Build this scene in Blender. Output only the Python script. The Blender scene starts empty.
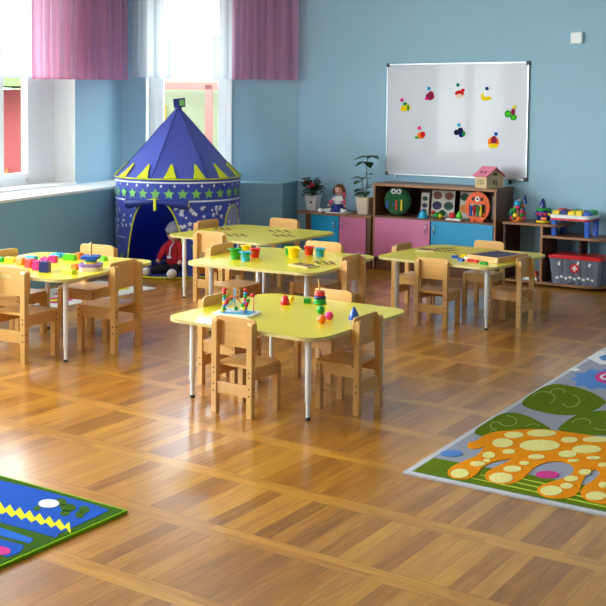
import bpy, math, random
from mathutils import Vector, Matrix
random.seed(7)
R = math.radians
scn = bpy.context.scene
COL = scn.collection

# ------------------------------------------------------------------ camera
F_PX, PX0, PY0, H = 1089.0, 303.0, 176.0, 1.65
PITCH, YAW, ROLL = math.atan(66/1089.0), R(33.4), 0.010
fw = Vector((-math.sin(YAW)*math.cos(PITCH), math.cos(YAW)*math.cos(PITCH), -math.sin(PITCH)))
rt = Vector((math.cos(YAW), math.sin(YAW), 0))
up = rt.cross(fw)
rt, up = rt*math.cos(ROLL)+up*math.sin(ROLL), up*math.cos(ROLL)-rt*math.sin(ROLL)
EYE = Vector((0, 0, H))
def ray(x, y): return fw + rt*((x-PX0)/F_PX) - up*((y-PY0)/F_PX)
def at(x, y, z=0.0):
    d = ray(x, y); return EYE + d*((z-H)/d.z)
def aty(x, y, Y):
    d = ray(x, y); return EYE + d*(Y/d.y)
cd = bpy.data.cameras.new('camera'); cam = bpy.data.objects.new('camera', cd); COL.objects.link(cam)
m = Matrix.Identity(4)
for i in range(3):
    m[i][0], m[i][1], m[i][2], m[i][3] = rt[i], up[i], -fw[i], EYE[i]
cam.matrix_world = m
cd.sensor_width = 36; cd.sensor_fit = 'HORIZONTAL'; cd.lens = 36*F_PX/606
cd.shift_y = -(303-PY0)/606; cd.clip_end = 200
scn.camera = cam
scn.view_settings.view_transform = 'Standard'; scn.view_settings.look = 'None'
scn.view_settings.gamma = 1; scn.view_settings.use_curve_mapping = False
scn.view_settings.exposure = 0.48
scn.cycles.use_denoising = True
scn.cycles.max_bounces = 8; scn.cycles.diffuse_bounces = 5; scn.cycles.transparent_max_bounces = 16
scn.cycles.sample_clamp_indirect = 6
scn.cycles.caustics_reflective = False; scn.cycles.caustics_refractive = False

# ------------------------------------------------------------------ materials
def lin(c):
    return tuple(((v/255)/12.92 if v/255 <= .04045 else ((v/255+.055)/1.055)**2.4) for v in c) + (1,)
MATS = {}
def mat(name, rgb, rough=.5, spec=.5, coat=0, noise=0, nscale=8, metal=0, sheen=0, bump=0, stretch=None, trans=0):
    if name in MATS: return MATS[name]
    M = bpy.data.materials.new(name); M.use_nodes = True
    nt = M.node_tree; b = nt.nodes['Principled BSDF']
    c = lin(rgb)
    b.inputs['Roughness'].default_value = rough; b.inputs['Specular IOR Level'].default_value = spec
    b.inputs['Coat Weight'].default_value = coat; b.inputs['Metallic'].default_value = metal
    b.inputs['Sheen Weight'].default_value = sheen; b.inputs['Transmission Weight'].default_value = trans
    tc = nt.nodes.new('ShaderNodeTexCoord'); n = nt.nodes.new('ShaderNodeTexNoise')
    n.inputs['Scale'].default_value = nscale; n.inputs['Detail'].default_value = 4
    mp = nt.nodes.new('ShaderNodeMapping')
    if stretch: mp.inputs['Scale'].default_value = stretch
    nt.links.new(tc.outputs['Object'], mp.inputs[0]); nt.links.new(mp.outputs[0], n.inputs['Vector'])
    mx = nt.nodes.new('ShaderNodeMix'); mx.data_type = 'RGBA'
    k = max(noise, .02)
    mx.inputs['A'].default_value = tuple(v*(1-k) for v in c[:3])+(1,)
    mx.inputs['B'].default_value = tuple(min(1, v*(1+k)) for v in c[:3])+(1,)
    nt.links.new(n.outputs['Fac'], mx.inputs['Factor']); nt.links.new(mx.outputs['Result'], b.inputs['Base Color'])
    if bump:
        bp = nt.nodes.new('ShaderNodeBump'); bp.inputs['Strength'].default_value = bump; bp.inputs['Distance'].default_value = .004
        nt.links.new(n.outputs['Fac'], bp.inputs['Height']); nt.links.new(bp.outputs[0], b.inputs['Normal'])
    MATS[name] = M; return M

def plastic(name, rgb): return mat(name, rgb, .3, .5, .2)
M_beech = mat('beech', (214, 166, 98), .38, .5, .25, .16, 6, stretch=(3, 3, .6))
M_beech2 = mat('beech_panel', (218, 166, 96), .36, .5, .3, .16, 5, stretch=(1, 3, 6))
M_screw = mat('screw_dark', (70, 52, 36), .5)
M_lime = mat('lime_laminate', (218, 202, 14), .34, .5, .3, .03, 3)
M_edge = mat('table_edge', (205, 188, 120), .5, noise=.08)
M_white_metal = mat('white_enamel', (232, 236, 238), .3, .5, .2)
M_black = mat('black_rubber', (25, 25, 25), .6)
M_wall = mat('wall_blue', (157, 193, 214), .75, .3, noise=.03, nscale=1.5)
M_walllow = mat('wall_teal', (134, 182, 202), .7, .3, noise=.03, nscale=1.5)
M_whitepaint = mat('white_paint', (250, 250, 250), .45)
M_ceil = mat('ceiling_white', (235, 236, 232), .8)
M_walnut = mat('walnut_board', (112, 72, 48), .45, .4, .1, .25, 6, stretch=(1, 4, 8))
M_walnut_edge = mat('walnut_edge', (156, 108, 74), .5, .4, 0, .15, 6)
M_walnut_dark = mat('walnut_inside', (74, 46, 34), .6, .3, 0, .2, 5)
M_pink = mat('pink_laminate', (206, 116, 158), .35, .5, .1)
M_cyan = mat('cyan_laminate', (14, 146, 196), .35, .5, .1)
M_chrome = mat('chrome', (210, 212, 215), .2, metal=1)
M_board = mat('whiteboard_surface', (206, 208, 218), .4, .4, .1, .02, 2)
M_alu = mat('aluminium', (176, 182, 188), .35, metal=.7)
M_grey = mat('grey_plastic', (60, 68, 76), .5)
RED = plastic('red_plastic', (214, 26, 34)); GREEN = plastic('green_plastic', (16, 150, 50)); BLUE = plastic('blue_plastic', (24, 84, 190))
YELLOW = plastic('yellow_plastic', (246, 214, 22)); ORANGE = plastic('orange_plastic', (246, 120, 24)); SKYB = plastic('sky_plastic', (30, 168, 214))
MAGENTA = plastic('magenta_plastic', (232, 36, 132)); TEAL = plastic('teal_plastic', (10, 120, 120)); PURPLE = plastic('lilac_plastic', (150, 112, 190))
LIMEP = plastic('lime_plastic', (196, 214, 20)); WHITEP = plastic('white_plastic', (236, 236, 236)); NAVY = plastic('navy_plastic', (24, 40, 120))
LGREEN = plastic('light_green_plastic', (90, 200, 40))
M_skin = mat('doll_skin', (226, 168, 142), .5); M_hair = mat('brown_hair', (92, 52, 34), .7, noise=.3, nscale=60)
M_tent = mat('tent_blue', (66, 84, 190), .42, .5, sheen=.3, noise=.08, nscale=4, bump=.2)
M_tentroof = mat('tent_roof_blue', (74, 92, 194), .38, .5, sheen=.4, noise=.08, nscale=3, bump=.25)
for M in (M_tent, M_tentroof):     # thin nylon lets some daylight through
    nt = M.node_tree; pr = nt.nodes['Principled BSDF']; tl_ = nt.nodes.new('ShaderNodeBsdfTranslucent'); xx = nt.nodes.new('ShaderNodeMixShader'); xx.inputs[0].default_value = .3
    tl_.inputs[0].default_value = lin((70, 96, 214)); nt.links.new(pr.outputs[0], xx.inputs[1]); nt.links.new(tl_.outputs[0], xx.inputs[2])
    nt.links.new(xx.outputs[0], nt.nodes['Material Output'].inputs[0])
M_tentdark = mat('tent_navy', (18, 40, 120), .5, noise=.1)
M_tenty = mat('tent_yellow', (206, 214, 20), .5)
M_tentw = mat('tent_print_white', (214, 222, 244), .6)
M_tentg = mat('tent_print_green', (120, 186, 96), .6)
M_mesh = mat('tent_mesh', (150, 160, 200), .7)

def sheer(name, rgb, opac, tr):
    M = bpy.data.materials.new(name); M.use_nodes = True; nt = M.node_tree; nt.nodes.clear()
    o = nt.nodes.new('ShaderNodeOutputMaterial'); c = lin(rgb)
    t = nt.nodes.new('ShaderNodeBsdfTransparent'); d = nt.nodes.new('ShaderNodeBsdfDiffuse'); l = nt.nodes.new('ShaderNodeBsdfTranslucent')
    tc = nt.nodes.new('ShaderNodeTexCoord'); n = nt.nodes.new('ShaderNodeTexNoise'); mp = nt.nodes.new('ShaderNodeMapping')
    mp.inputs['Scale'].default_value = (14, 14, .1); n.inputs['Scale'].default_value = 1; n.inputs['Detail'].default_value = 3
    nt.links.new(tc.outputs['Object'], mp.inputs[0]); nt.links.new(mp.outputs[0], n.inputs['Vector'])
    d.inputs[0].default_value = c; l.inputs[0].default_value = c
    t.inputs[0].default_value = tuple(.45+.55*v for v in c[:3])+(1,)
    a = nt.nodes.new('ShaderNodeMixShader'); a.inputs[0].default_value = tr
    b = nt.nodes.new('ShaderNodeMixShader')
    mr = nt.nodes.new('ShaderNodeMapRange'); mr.inputs['From Min'].default_value = .3; mr.inputs['From Max'].default_value = .7
    mr.inputs['To Min'].default_value = opac-.14; mr.inputs['To Max'].default_value = min(1, opac+.14)
    nt.links.new(n.outputs['Fac'], mr.inputs['Value']); nt.links.new(mr.outputs[0], b.inputs[0])
    nt.links.new(d.outputs[0], a.inputs[1]); nt.links.new(l.outputs[0], a.inputs[2])
    nt.links.new(t.outputs[0], b.inputs[1]); nt.links.new(a.outputs[0], b.inputs[2]); nt.links.new(b.outputs[0], o.inputs[0])
    return M
M_sheer = sheer('white_voile', (222, 226, 234), .74, .45)
M_pinksheer = sheer('pink_voile', (244, 176, 206), .56, .6)
def glass_mat():
    M = bpy.data.materials.new('window_glass'); M.use_nodes = True; nt = M.node_tree; nt.nodes.clear()
    o = nt.nodes.new('ShaderNodeOutputMaterial'); t = nt.nodes.new('ShaderNodeBsdfTransparent'); g = nt.nodes.new('ShaderNodeBsdfGlossy')
    g.inputs['Roughness'].default_value = .02; t.inputs[0].default_value = (.96, .98, .98, 1)
    f = nt.nodes.new('ShaderNodeLayerWeight'); pw = nt.nodes.new('ShaderNodeMath'); pw.operation = 'POWER'; pw.inputs[1].default_value = 5; x = nt.nodes.new('ShaderNodeMixShader')
    nt.links.new(f.outputs['Facing'], pw.inputs[0]); nt.links.new(pw.outputs[0], x.inputs[0]); nt.links.new(t.outputs[0], x.inputs[1]); nt.links.new(g.outputs[0], x.inputs[2])
    nt.links.new(x.outputs[0], o.inputs[0]); return M
M_glass = glass_mat()
M_clear = sheer('clear_box', (180, 188, 206), .36, .3)

def rug_mat(name, rgb):
    return mat(name, rgb, .95, .1, noise=.42, nscale=110, bump=1)

def parquet():
    M = bpy.data.materials.new('parquet'); M.use_nodes = True; nt = M.node_tree; N = nt.nodes; L = nt.links
    b = N['Principled BSDF']
    tc = N.new('ShaderNodeTexCoord'); sp = N.new('ShaderNodeSeparateXYZ'); L.new(tc.outputs['Object'], sp.inputs[0])
    def mth(op, a, b_=None, c_=None):
        n = N.new('ShaderNodeMath'); n.operation = op
        for i, v in enumerate((a, b_, c_)):
            if v is None: continue
            if isinstance(v, (int, float)): n.inputs[i].default_value = v
            else: L.new(v, n.inputs[i])
        return n.outputs[0]
    P = .535; x = sp.outputs['X']; y = sp.outputs['Y']
    ry = mth('DIVIDE', mth('ADD', y, -3.795+P*20), P)
    row = mth('FLOOR', ry); fy = mth('MULTIPLY', mth('FRACT', ry), P)          # 0..P, band at 0.. .09
    band = mth('LESS_THAN', fy, .10)
    # planks across
    xo = mth('ADD', mth('DIVIDE', x, .076), mth('MULTIPLY', row, .37)); ci = mth('FLOOR', xo); fx = mth('FRACT', xo)
    # planks along the band, two strips
    bs = mth('FLOOR', mth('DIVIDE', fy, .05)); bo = mth('ADD', mth('DIVIDE', x, .52), mth('ADD', mth('MULTIPLY', row, .61), mth('MULTIPLY', bs, .43)))
    bi = mth('FLOOR', bo); bf = mth('FRACT', bo)
    def mixf(f, a, c):   # a if f==0, c if f==1
        return mth('ADD', mth('MULTIPLY', a, mth('SUBTRACT', 1, f)), mth('MULTIPLY', c, f))
    idx = mixf(band, ci, mth('ADD', bi, 77.3)); idy = mixf(band, row, mth('ADD', row, mth('ADD', mth('MULTIPLY', bs, .5), .25)))
    cv = N.new('ShaderNodeCombineXYZ'); L.new(idx, cv.inputs[0]); L.new(idy, cv.inputs[1])
    wn = N.new('ShaderNodeTexWhiteNoise'); wn.noise_dimensions = '2D'; L.new(cv.outputs[0], wn.inputs['Vector'])
    # grain
    gx = mixf(band, mth('MULTIPLY', x, 42), mth('MULTIPLY', x, 4)); gy = mixf(band, mth('MULTIPLY', y, 4), mth('MULTIPLY', y, 42))
    gv = N.new('ShaderNodeCombineXYZ'); L.new(gx, gv.inputs[0]); L.new(gy, gv.inputs[1]); L.new(mth('MULTIPLY', wn.outputs['Value'], 40), gv.inputs[2])
    gn = N.new('ShaderNodeTexNoise'); gn.inputs['Scale'].default_value = 1; gn.inputs['Detail'].default_value = 5; gn.inputs['Distortion'].default_value = .6
    L.new(gv.outputs[0], gn.inputs['Vector'])
    v = mth('ADD', mth('MULTIPLY', mth('MULTIPLY', wn.outputs['Value'], mixf(band, .32, .2)), 1), mth('MULTIPLY', gn.outputs['Fac'], .52))
    v = mth('ADD', v, mth('MULTIPLY', band, .16))
    v = mth('ADD', v, .09)
    cr = N.new('ShaderNodeValToRGB'); L.new(v, cr.inputs[0]); e = cr.color_ramp.elements
    e[0].position = .12; e[0].color = lin((92, 54, 12)); e[1].position = 1.0; e[1].color = lin((226, 172, 76))
    k = e.new(.45); k.color = lin((164, 104, 26)); k = e.new(.7); k.color = lin((196, 138, 44))
    # joints
    gap = mth('MULTIPLY', mth('MAXIMUM', mth('LESS_THAN', fx, .02), mth('GREATER_THAN', fx, .985)), mth('SUBTRACT', 1, band))
    g2 = mth('MAXIMUM', mth('LESS_THAN', fy, .003), mth('MULTIPLY', mth('GREATER_THAN', fy, .098), mth('LESS_THAN', fy, .102)))
    gap = mth('MAXIMUM', gap, g2)
    mx = N.new('ShaderNodeMix'); mx.data_type = 'RGBA'; L.new(mth('MULTIPLY', gap, .5), mx.inputs['Factor']); L.new(cr.outputs[0], mx.inputs['A']); mx.inputs['B'].default_value = lin((70, 40, 18))
    L.new(mx.outputs['Result'], b.inputs['Base Color'])
    b.inputs['Roughness'].default_value = .32; b.inputs['Specular IOR Level'].default_value = .3; b.inputs['Coat Weight'].default_value = .65; b.inputs['Coat Roughness'].default_value = .19
    n2 = N.new('ShaderNodeTexNoise'); n2.inputs['Scale'].default_value = 5; n2.inputs['Detail'].default_value = 3; L.new(tc.outputs['Object'], n2.inputs['Vector'])
    bp = N.new('ShaderNodeBump'); bp.inputs['Strength'].default_value = .12; bp.inputs['Distance'].default_value = .01
    hh = mth('ADD', mth('MULTIPLY', n2.outputs['Fac'], .6), mth('MULTIPLY', wn.outputs['Value'], .25)); L.new(hh, bp.inputs['Height'])
    L.new(bp.outputs[0], b.inputs['Coat Normal']); L.new(bp.outputs[0], b.inputs['Normal'])
    return M
M_floor = parquet()

# ------------------------------------------------------------------ mesh builder
class MB:
    def __init__(s): s.v = []; s.f = []; s.mi = []; s.sm = []; s.mats = []; s.M = Matrix.Identity(4)
    def mid(s, m):
        if m not in s.mats: s.mats.append(m)
        return s.mats.index(m)
    def add(s, vs, fs, m, smooth=False):
        o = len(s.v); s.v += [tuple(s.M @ Vector(p)) for p in vs]; k = s.mid(m)
        for f in fs: s.f.append(tuple(o+i for i in f)); s.mi.append(k); s.sm.append(smooth)
        return s
    def box(s, c, d, m, rz=0, rx=0, ry=0):
        T = Matrix.Translation(c) @ Matrix.Rotation(rz, 4, 'Z') @ Matrix.Rotation(ry, 4, 'Y') @ Matrix.Rotation(rx, 4, 'X')
        vs = [T @ Vector((x*d[0]/2, y*d[1]/2, z*d[2]/2)) for x in (-1, 1) for y in (-1, 1) for z in (-1, 1)]
        return s.add(vs, [(0, 1, 3, 2), (4, 6, 7, 5), (0, 4, 5, 1), (2, 3, 7, 6), (0, 2, 6, 4), (1, 5, 7, 3)], m)
    def prism(s, poly, z0, z1, m, mside=None, axis='z', smooth=False):
        a = sum(poly[i][0]*poly[(i+1) % len(poly)][1]-poly[(i+1) % len(poly)][0]*poly[i][1] for i in range(len(poly)))
        if a < 0: poly = poly[::-1]
        n = len(poly)
        def P(p, z): return {'z': (p[0], p[1], z), 'y': (p[0], -z, p[1]), 'x': (z, p[0], p[1])}[axis]
        vs = [P(p, z0) for p in poly]+[P(p, z1) for p in poly]
        s.add(vs, [tuple(range(n-1, -1, -1)), tuple(range(n, 2*n))], m)
        s.add(vs, [(i, (i+1) % n, n+(i+1) % n, n+i) for i in range(n)], mside or m, smooth)
        return s
    def lathe(s, prof, m, n=24, c=(0, 0, 0), smooth=True, cap=True):
        vs = []; fs = []
        for r, z in prof:
            for i in range(n): a = 2*math.pi*i/n; vs.append((c[0]+r*math.cos(a), c[1]+r*math.sin(a), c[2]+z))
        for j in range(len(prof)-1):
            for i in range(n): fs.append((j*n+i, j*n+(i+1) % n, (j+1)*n+(i+1) % n, (j+1)*n+i))
        s.add(vs, fs, m, smooth)
        if cap:
            if prof[0][0] > 1e-4: s.add(vs[:n], [tuple(range(n-1, -1, -1))], m)
            if prof[-1][0] > 1e-4: s.add(vs[-n:], [tuple(range(n))], m)
        return s
    def sphere(s, c, r, m, n=16, sc=(1, 1, 1)):
        vs = []; fs = []; k = n//2
        for j in range(k+1):
            t = math.pi*j/k
            for i in range(n):
                a = 2*math.pi*i/n
                vs.append((c[0]+r*sc[0]*math.sin(t)*math.cos(a), c[1]+r*sc[1]*math.sin(t)*math.sin(a), c[2]-r*sc[2]*math.cos(t)))
        for j in range(k):
            for i in range(n): fs.append((j*n+i, j*n+(i+1) % n, (j+1)*n+(i+1) % n, (j+1)*n+i))
        return s.add(vs, fs, m, True)
    def tube(s, pts, rad, m, n=10, cap=True):
        pts = [Vector(p) for p in pts]
        if not isinstance(rad, (list, tuple)): rad = [rad]*len(pts)
        vs = []; fs = []; u0 = None
        for i, p in enumerate(pts):
            d = (pts[min(i+1, len(pts)-1)]-pts[max(i-1, 0)]).normalized()
            if u0 is None: u0 = d.orthogonal().normalized()
            u = (u0-d*u0.dot(d)).normalized(); u0 = u; w = d.cross(u)
            for k in range(n): a = 2*math.pi*k/n; vs.append(p+(u*math.cos(a)+w*math.sin(a))*rad[i])
        for j in range(len(pts)-1):
            for k in range(n): fs.append((j*n+k, j*n+(k+1) % n, (j+1)*n+(k+1) % n, (j+1)*n+k))
        s.add(vs, fs, m, True)
        if cap: s.add(vs[:n], [tuple(range(n-1, -1, -1))], m); s.add(vs[-n:], [tuple(range(n))], m)
        return s
    def poly(s, pts, m): return s.add(pts, [tuple(range(len(pts)))], m)
    def build(s, name, parent=None, bevel=0, sub=0, solid=0, seg=2):
        me = bpy.data.meshes.new(name); me.from_pydata(s.v, [], s.f); me.update()
        for q in s.mats: me.materials.append(q)
        me.polygons.foreach_set('material_index', s.mi); me.polygons.foreach_set('use_smooth', s.sm)
        o = bpy.data.objects.new(name, me); COL.objects.link(o)
        if parent is not None: o.parent = parent
        if solid:
            q = o.modifiers.new('solid', 'SOLIDIFY'); q.thickness = solid; q.offset = 0
        if bevel:
            q = o.modifiers.new('bevel', 'BEVEL'); q.width = bevel; q.segments = seg; q.limit_method = 'ANGLE'; q.angle_limit = R(40)
        if sub:
            q = o.modifiers.new('sub', 'SUBSURF'); q.levels = sub; q.render_levels = sub
        return o
def tag(o, label, cat, group=None, kind=None):
    if label: o['label'] = label
    if cat: o['category'] = cat
    if group: o['group'] = group
    if kind: o['kind'] = kind
    return o
def thing(name, label, cat, loc=(0, 0, 0), rz=0, group=None):
    o = bpy.data.objects.new(name, None); COL.objects.link(o); o.empty_display_size = .05
    o.location = loc; o.rotation_euler = (0, 0, rz); return tag(o, label, cat, group)
def struct(o): o['kind'] = 'structure'; return o
def put(o, loc, rz=0): o.location = loc; o.rotation_euler = (0, 0, rz); return o
def dup(root, loc, rz, label):
    r = root.copy(); COL.objects.link(r); r.location = loc; r.rotation_euler = (0, 0, rz); r['label'] = label
    for ch in [c for c in bpy.data.objects if c.parent == root]:
        c = ch.copy(); COL.objects.link(c); c.parent = r
        for g in [q for q in bpy.data.objects if q.parent == ch]:
            d = g.copy(); COL.objects.link(d); d.parent = c
    return r
def rrect(w, h, r, seg=8, corners=(1, 1, 1, 1)):
    p = []
    for k, (cx, cy, a0) in enumerate(((w/2, h/2, 0), (-w/2, h/2, 90), (-w/2, -h/2, 180), (w/2, -h/2, 270))):
        rr = r*corners[k]
        if rr < 1e-4: p.append((cx, cy)); continue
        ox, oy = cx-math.copysign(rr, cx), cy-math.copysign(rr, cy)
        for i in range(seg+1): a = R(a0+90*i/seg); p.append((ox+rr*math.cos(a), oy+rr*math.sin(a)))
    return p
def ell(cx, cy, a, b, n=20, rot=0): return [(cx+a*math.cos(t)*math.cos(rot)-b*math.sin(t)*math.sin(rot), cy+a*math.cos(t)*math.sin(rot)+b*math.sin(t)*math.cos(rot)) for t in [2*math.pi*i/n for i in range(n)]]
def star(cx, cy, r, k=.45, n=5, ph=0): return [(cx+(r if i % 2 == 0 else r*k)*math.sin(math.pi*i/n+ph), cy+(r if i % 2 == 0 else r*k)*math.cos(math.pi*i/n+ph)) for i in range(2*n)]
def text_mesh(body, size, m, name, parent, M, depth=.001):
    c = bpy.data.curves.new('txt', 'FONT'); c.body = body; c.size = size; c.extrude = depth; c.align_x = 'CENTER'; c.align_y = 'CENTER'
    o = bpy.data.objects.new('txt', c); COL.objects.link(o); bpy.context.view_layer.update()
    me = bpy.data.meshes.new_from_object(o.evaluated_get(bpy.context.evaluated_depsgraph_get())); bpy.data.objects.remove(o)
    me.materials.clear(); me.materials.append(m); me.transform(M)
    q = bpy.data.objects.new(name, me); COL.objects.link(q); q.parent = parent; return q
def skin(name, pts, edges, radii, m, parent, sub=2):
    me = bpy.data.meshes.new(name); me.from_pydata(pts, edges, []); me.materials.append(m)
    o = bpy.data.objects.new(name, me); COL.objects.link(o); o.parent = parent
    sm = o.modifiers.new('skin', 'SKIN'); sm.use_smooth_shade = True
    for i, r_ in enumerate(radii):
        d = me.skin_vertices[0].data[i]; d.radius = (r_, r_) if not isinstance(r_, tuple) else r_; d.use_root = (i == 0)
    q = o.modifiers.new('sub', 'SUBSURF'); q.levels = sub; q.render_levels = sub
    return o

# ------------------------------------------------------------------ room shell
C12 = Vector((-8.488, 9.138)); C23 = Vector((-6.82, 10.25)); D1 = Vector((.232, -.973)).normalized(); O1 = Vector((-D1.y*-1, 0))
D1 = Vector((.232, -.973)).normalized(); OUT1 = Vector((-.973, -.232)).normalized()
D2 = (C12-C23).normalized(); OUT2 = Vector((D2.y, -D2.x))
if OUT2.dot(Vector((-.55, .83))) < 0: OUT2 = -OUT2
ZC = 3.45
def frame_m(o, d, out):
    M = Matrix.Identity(4)
    for i in range(2): M[i][0] = d[i]; M[i][1] = out[i]; M[i][3] = o[i]
    return M
def wall(name, o, d, out, L, opens, th=.34, m=M_wall):
    b = MB(); b.M = frame_m(o, d, out)
    xs = 0
    for (a, c, z0, z1) in sorted(opens):
        b.box(((xs+a)/2, th/2, ZC/2), (a-xs, th, ZC), m)
        if z0 > 0: b.box(((a+c)/2, th/2, z0/2), (c-a, th, z0), m)
        b.box(((a+c)/2, th/2, (z1+ZC)/2), (c-a, th, ZC-z1), m); xs = c
    b.box(((xs+L)/2, th/2, ZC/2), (L-xs, th, ZC), m)
    return struct(b.build(name))
W1O = [(1.0, 3.1, .85, 3.08), (4.0, 6.2, .85, 3.08), (7.0, 9.2, .85, 3.08)]
lat2 = lambda px: (px-303)/1089*12.31
L2 = (C12-C23).length
s_of = lambda px: (298-px)/1089*12.31/1.0
W2O = [(s_of(231)*1.0, s_of(145)*1.0, .85, 3.08)]
wall('wall_left', C12, D1, OUT1, 12.5, W1O)
wall('wall_bay', C23, D2, OUT2, L2, W2O)
b = MB(); b.box((-1.9, 10.25+.15, ZC/2), (9.9, .3, ZC), M_wall); struct(b.build('wall_back'))
b = MB(); b.box((2.95, 4, ZC/2), (.3, 13.2, ZC), M_wall); struct(b.build('wall_right'))
b = MB(); b.box((-1.5, -2.75, ZC/2), (9, .3, ZC), M_wall); struct(b.build('wall_rear'))
b = MB(); b.box((-3.2, 4, -.05), (13, 14.5, .1), M_floor)
struct(b.build('floor'))
b = MB(); b.box((-3.2, 4, ZC+.05), (13, 14.5, .1), M_ceil); struct(b.build('ceiling'))
b = MB(); b.box((-1.2, 10.24, .04), (11, .02, .08), M_walnut); 
struct(b.build('baseboard_back'))
# ledges in front of the two window walls
J = (-7.937, 9.043); E1 = (-7.74+.232*8.6, 8.216-.973*8.6)
P2 = (-6.735, 9.81)
b = MB(); b.prism([J, tuple(C12), tuple(C12+D1*9), E1], 0, .825, M_walllow)
b.prism([J, tuple(C12), tuple(C12+D1*9), (E1[0]+.02, E1[1])], .825, .85, M_whitepaint); struct(b.build('trim_1', bevel=.004))
b = MB(); b.prism([P2, (-6.84, 10.25), tuple(C23), tuple(C12), J], 0, .835, M_walllow)
b.prism([P2, (-6.84, 10.25), tuple(C23), tuple(C12), J], .835, .85, mat('ledge_pale', (150, 200, 215), .5)); struct(b.build('trim_2', bevel=.004))

def window(name, o, d, out, a, c, z0, z1, fr, sash, mull=None, wide=0):
    root = bpy.data.objects.new(name, None); COL.objects.link(root); struct(root)
    M = frame_m(o, d, out)
    b = MB(); b.M = M   # white reveal lining
    b.box((a+.006, .15, (z0+z1)/2), (.012, .34, z1-z0), M_whitepaint); b.box((c-.006, .15, (z0+z1)/2), (.012, .34, z1-z0), M_whitepaint)
    b.box(((a+c)/2, .15, z1-.006), (c-a, .34, .012), M_whitepaint)
    b.build('window_reveal', root)
    b = MB(); b.M = M; b.box(((a+c)/2, .14, z0+.012), (c-a, .36, .024), M_whitepaint); b.build('window_sill', root, bevel=.003)
    def ring(b, x0, x1, y0, y1, w, off, th):
        b.box(((x0+w/2), off, (y0+y1)/2), (w, th, y1-y0), M_whitepaint); b.box(((x1-w/2), off, (y0+y1)/2), (w, th, y1-y0), M_whitepaint)
        wb = min(w, .06); b.box(((x0+x1)/2, off, y0+wb/2), (x1-x0-2*w, th, wb), M_whitepaint); b.box(((x0+x1)/2, off, y1-w/2), (x1-x0-2*w, th, w), M_whitepaint)
    b = MB(); b.M = M; ring(b, a+.012, c-.012, z0+.024, z1-.012, fr, .27, .09); f = b.build('window_frame', root, bevel=.006)
    cuts = [a+.012+fr]+[x for x in (mull or [])]+[c-.012-fr]
    for i in range(len(cuts)-1):
        x0, x1 = cuts[i], cuts[i+1]
        b = MB(); b.M = M; ring(b, x0, x1, z0+.024+.058, z1-.012-fr, sash, .25, .08)
        if wide and i == 0: b.box((x0+sash+wide/2, .25, (z0+z1)/2), (wide, .08, z1-z0-.1), M_whitepaint)
        b.build('window_sash', root, bevel=.006)
        b = MB(); b.M = M; b.box(((x0+x1)/2, .26, (z0+.13+z1-fr-sash)/2), (x1-x0-2*sash+.01, .006, z1-fr-sash-z0-.13), M_glass); b.build('window_pane', root)
    return root
window('window_1', C12, D1, OUT1, 1.0, 3.1, .85, 3.08, .10, .14, [2.05], .26)
window('window_2', C23, D2, OUT2, W2O[0][0], W2O[0][1], .85, 3.08, .07, .09)
window('window_3', C12, D1, OUT1, 4.0, 6.2, .85, 3.08, .07, .08, [5.1])
window('window_4', C12, D1, OUT1, 7.0, 9.2, .85, 3.08, .07, .08, [8.1])

# curtains
def curtain(name, o, d, out, s0, s1, zb0, zb1, ztop, off, m, label, per=.16, amp=.028, group=None):
    n = max(24, int(abs(s1-s0)/.012)); M = frame_m(o, d, out); vs = []; fs = []; rows = 6
    ph = random.random()*6
    for i in range(n+1):
        t = i/n; s = s0+(s1-s0)*t; zb = zb0+(zb1-zb0)*t
        w = math.sin(2*math.pi*s/per+ph+.8*math.sin(s*7))
        for j in range(rows+1):
            k = j/rows; z = zb+(ztop-zb)*k; a = amp*(1.15-.4*k)
            vs.append((s+.012*math.cos(2*math.pi*s/per*1.7+ph), -off-a*w-.4*a*math.sin(s*61+ph), z))
    for i in range(n):
        for j in range(rows): q = i*(rows+1)+j; fs.append((q, q+rows+1, q+rows+2, q+1))
    b = MB(); b.M = M; b.add(vs, fs, m, True)
    o_ = thing(name, label, 'curtain', group=group); b.build('curtain_cloth', o_)
    b = MB(); b.M = M; b.tube([(s, -off, ztop+.01) for s in (s0, s1)], .012, M_white_metal); b.build('curtain_rod', o_)
    # hem
    hv = []
    for i in range(n+1):
        v = vs[i*(rows+1)]; hv.append((v[0], v[1]-.001, v[2]))
    b = MB(); b.M = M; b.add([(x, y, z) for x, y, z in hv]+[(x, y, z+.02) for x, y, z in hv], [(i, i+1, n+1+i+1, n+1+i) for i in range(n)], m, True); b.build('hem', o_)
    return o_
curtain('sheer_curtain', C12, D1, OUT1, .95, 3.3, 1.95, 1.90, 3.2, .07, M_sheer, 'short white sheer curtain across the left window', .13, .02)
curtain('pink_curtain', C12, D1, OUT1, .12, 1.95, 1.965, 1.92, 3.22, .13, M_pinksheer, 'short pink curtain beside the left window, nearest the room corner', .15, .028)
curtain('sheer_curtain', C23, D2, OUT2, s_of(233), s_of(131), 1.98, 2.0, 3.2, .07, M_sheer, 'short white sheer curtain over the narrow window above the tent', .14, .02)
curtain('pink_curtain', C23, D2, OUT2, .02, s_of(231), 1.985, 1.985, 3.22, .12, M_pinksheer, 'short pink curtain right of the narrow window above the tent', .15, .028)

# ------------------------------------------------------------------ outside
M_lawn = mat('lawn', (120, 128, 112), .9, noise=.2); M_yel = mat('yellow_render', (128, 108, 36), .8); M_cream = mat('cream_render', (118, 120, 92), .8)
M_redw = mat('red_mural', (124, 46, 44), .8); M_orng = mat('orange_mural', (134, 84, 34), .8); M_coral = mat('coral_beam', (128, 74, 66), .7)
b = MB(); b.box((-18, 12, -.35), (60, 60, .1), M_lawn); struct(b.build('ground'))
def uv2(lat, dep, z): return Vector((lat*math.cos(YAW)-dep*math.sin(YAW), lat*math.sin(YAW)+dep*math.cos(YAW), z))
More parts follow.
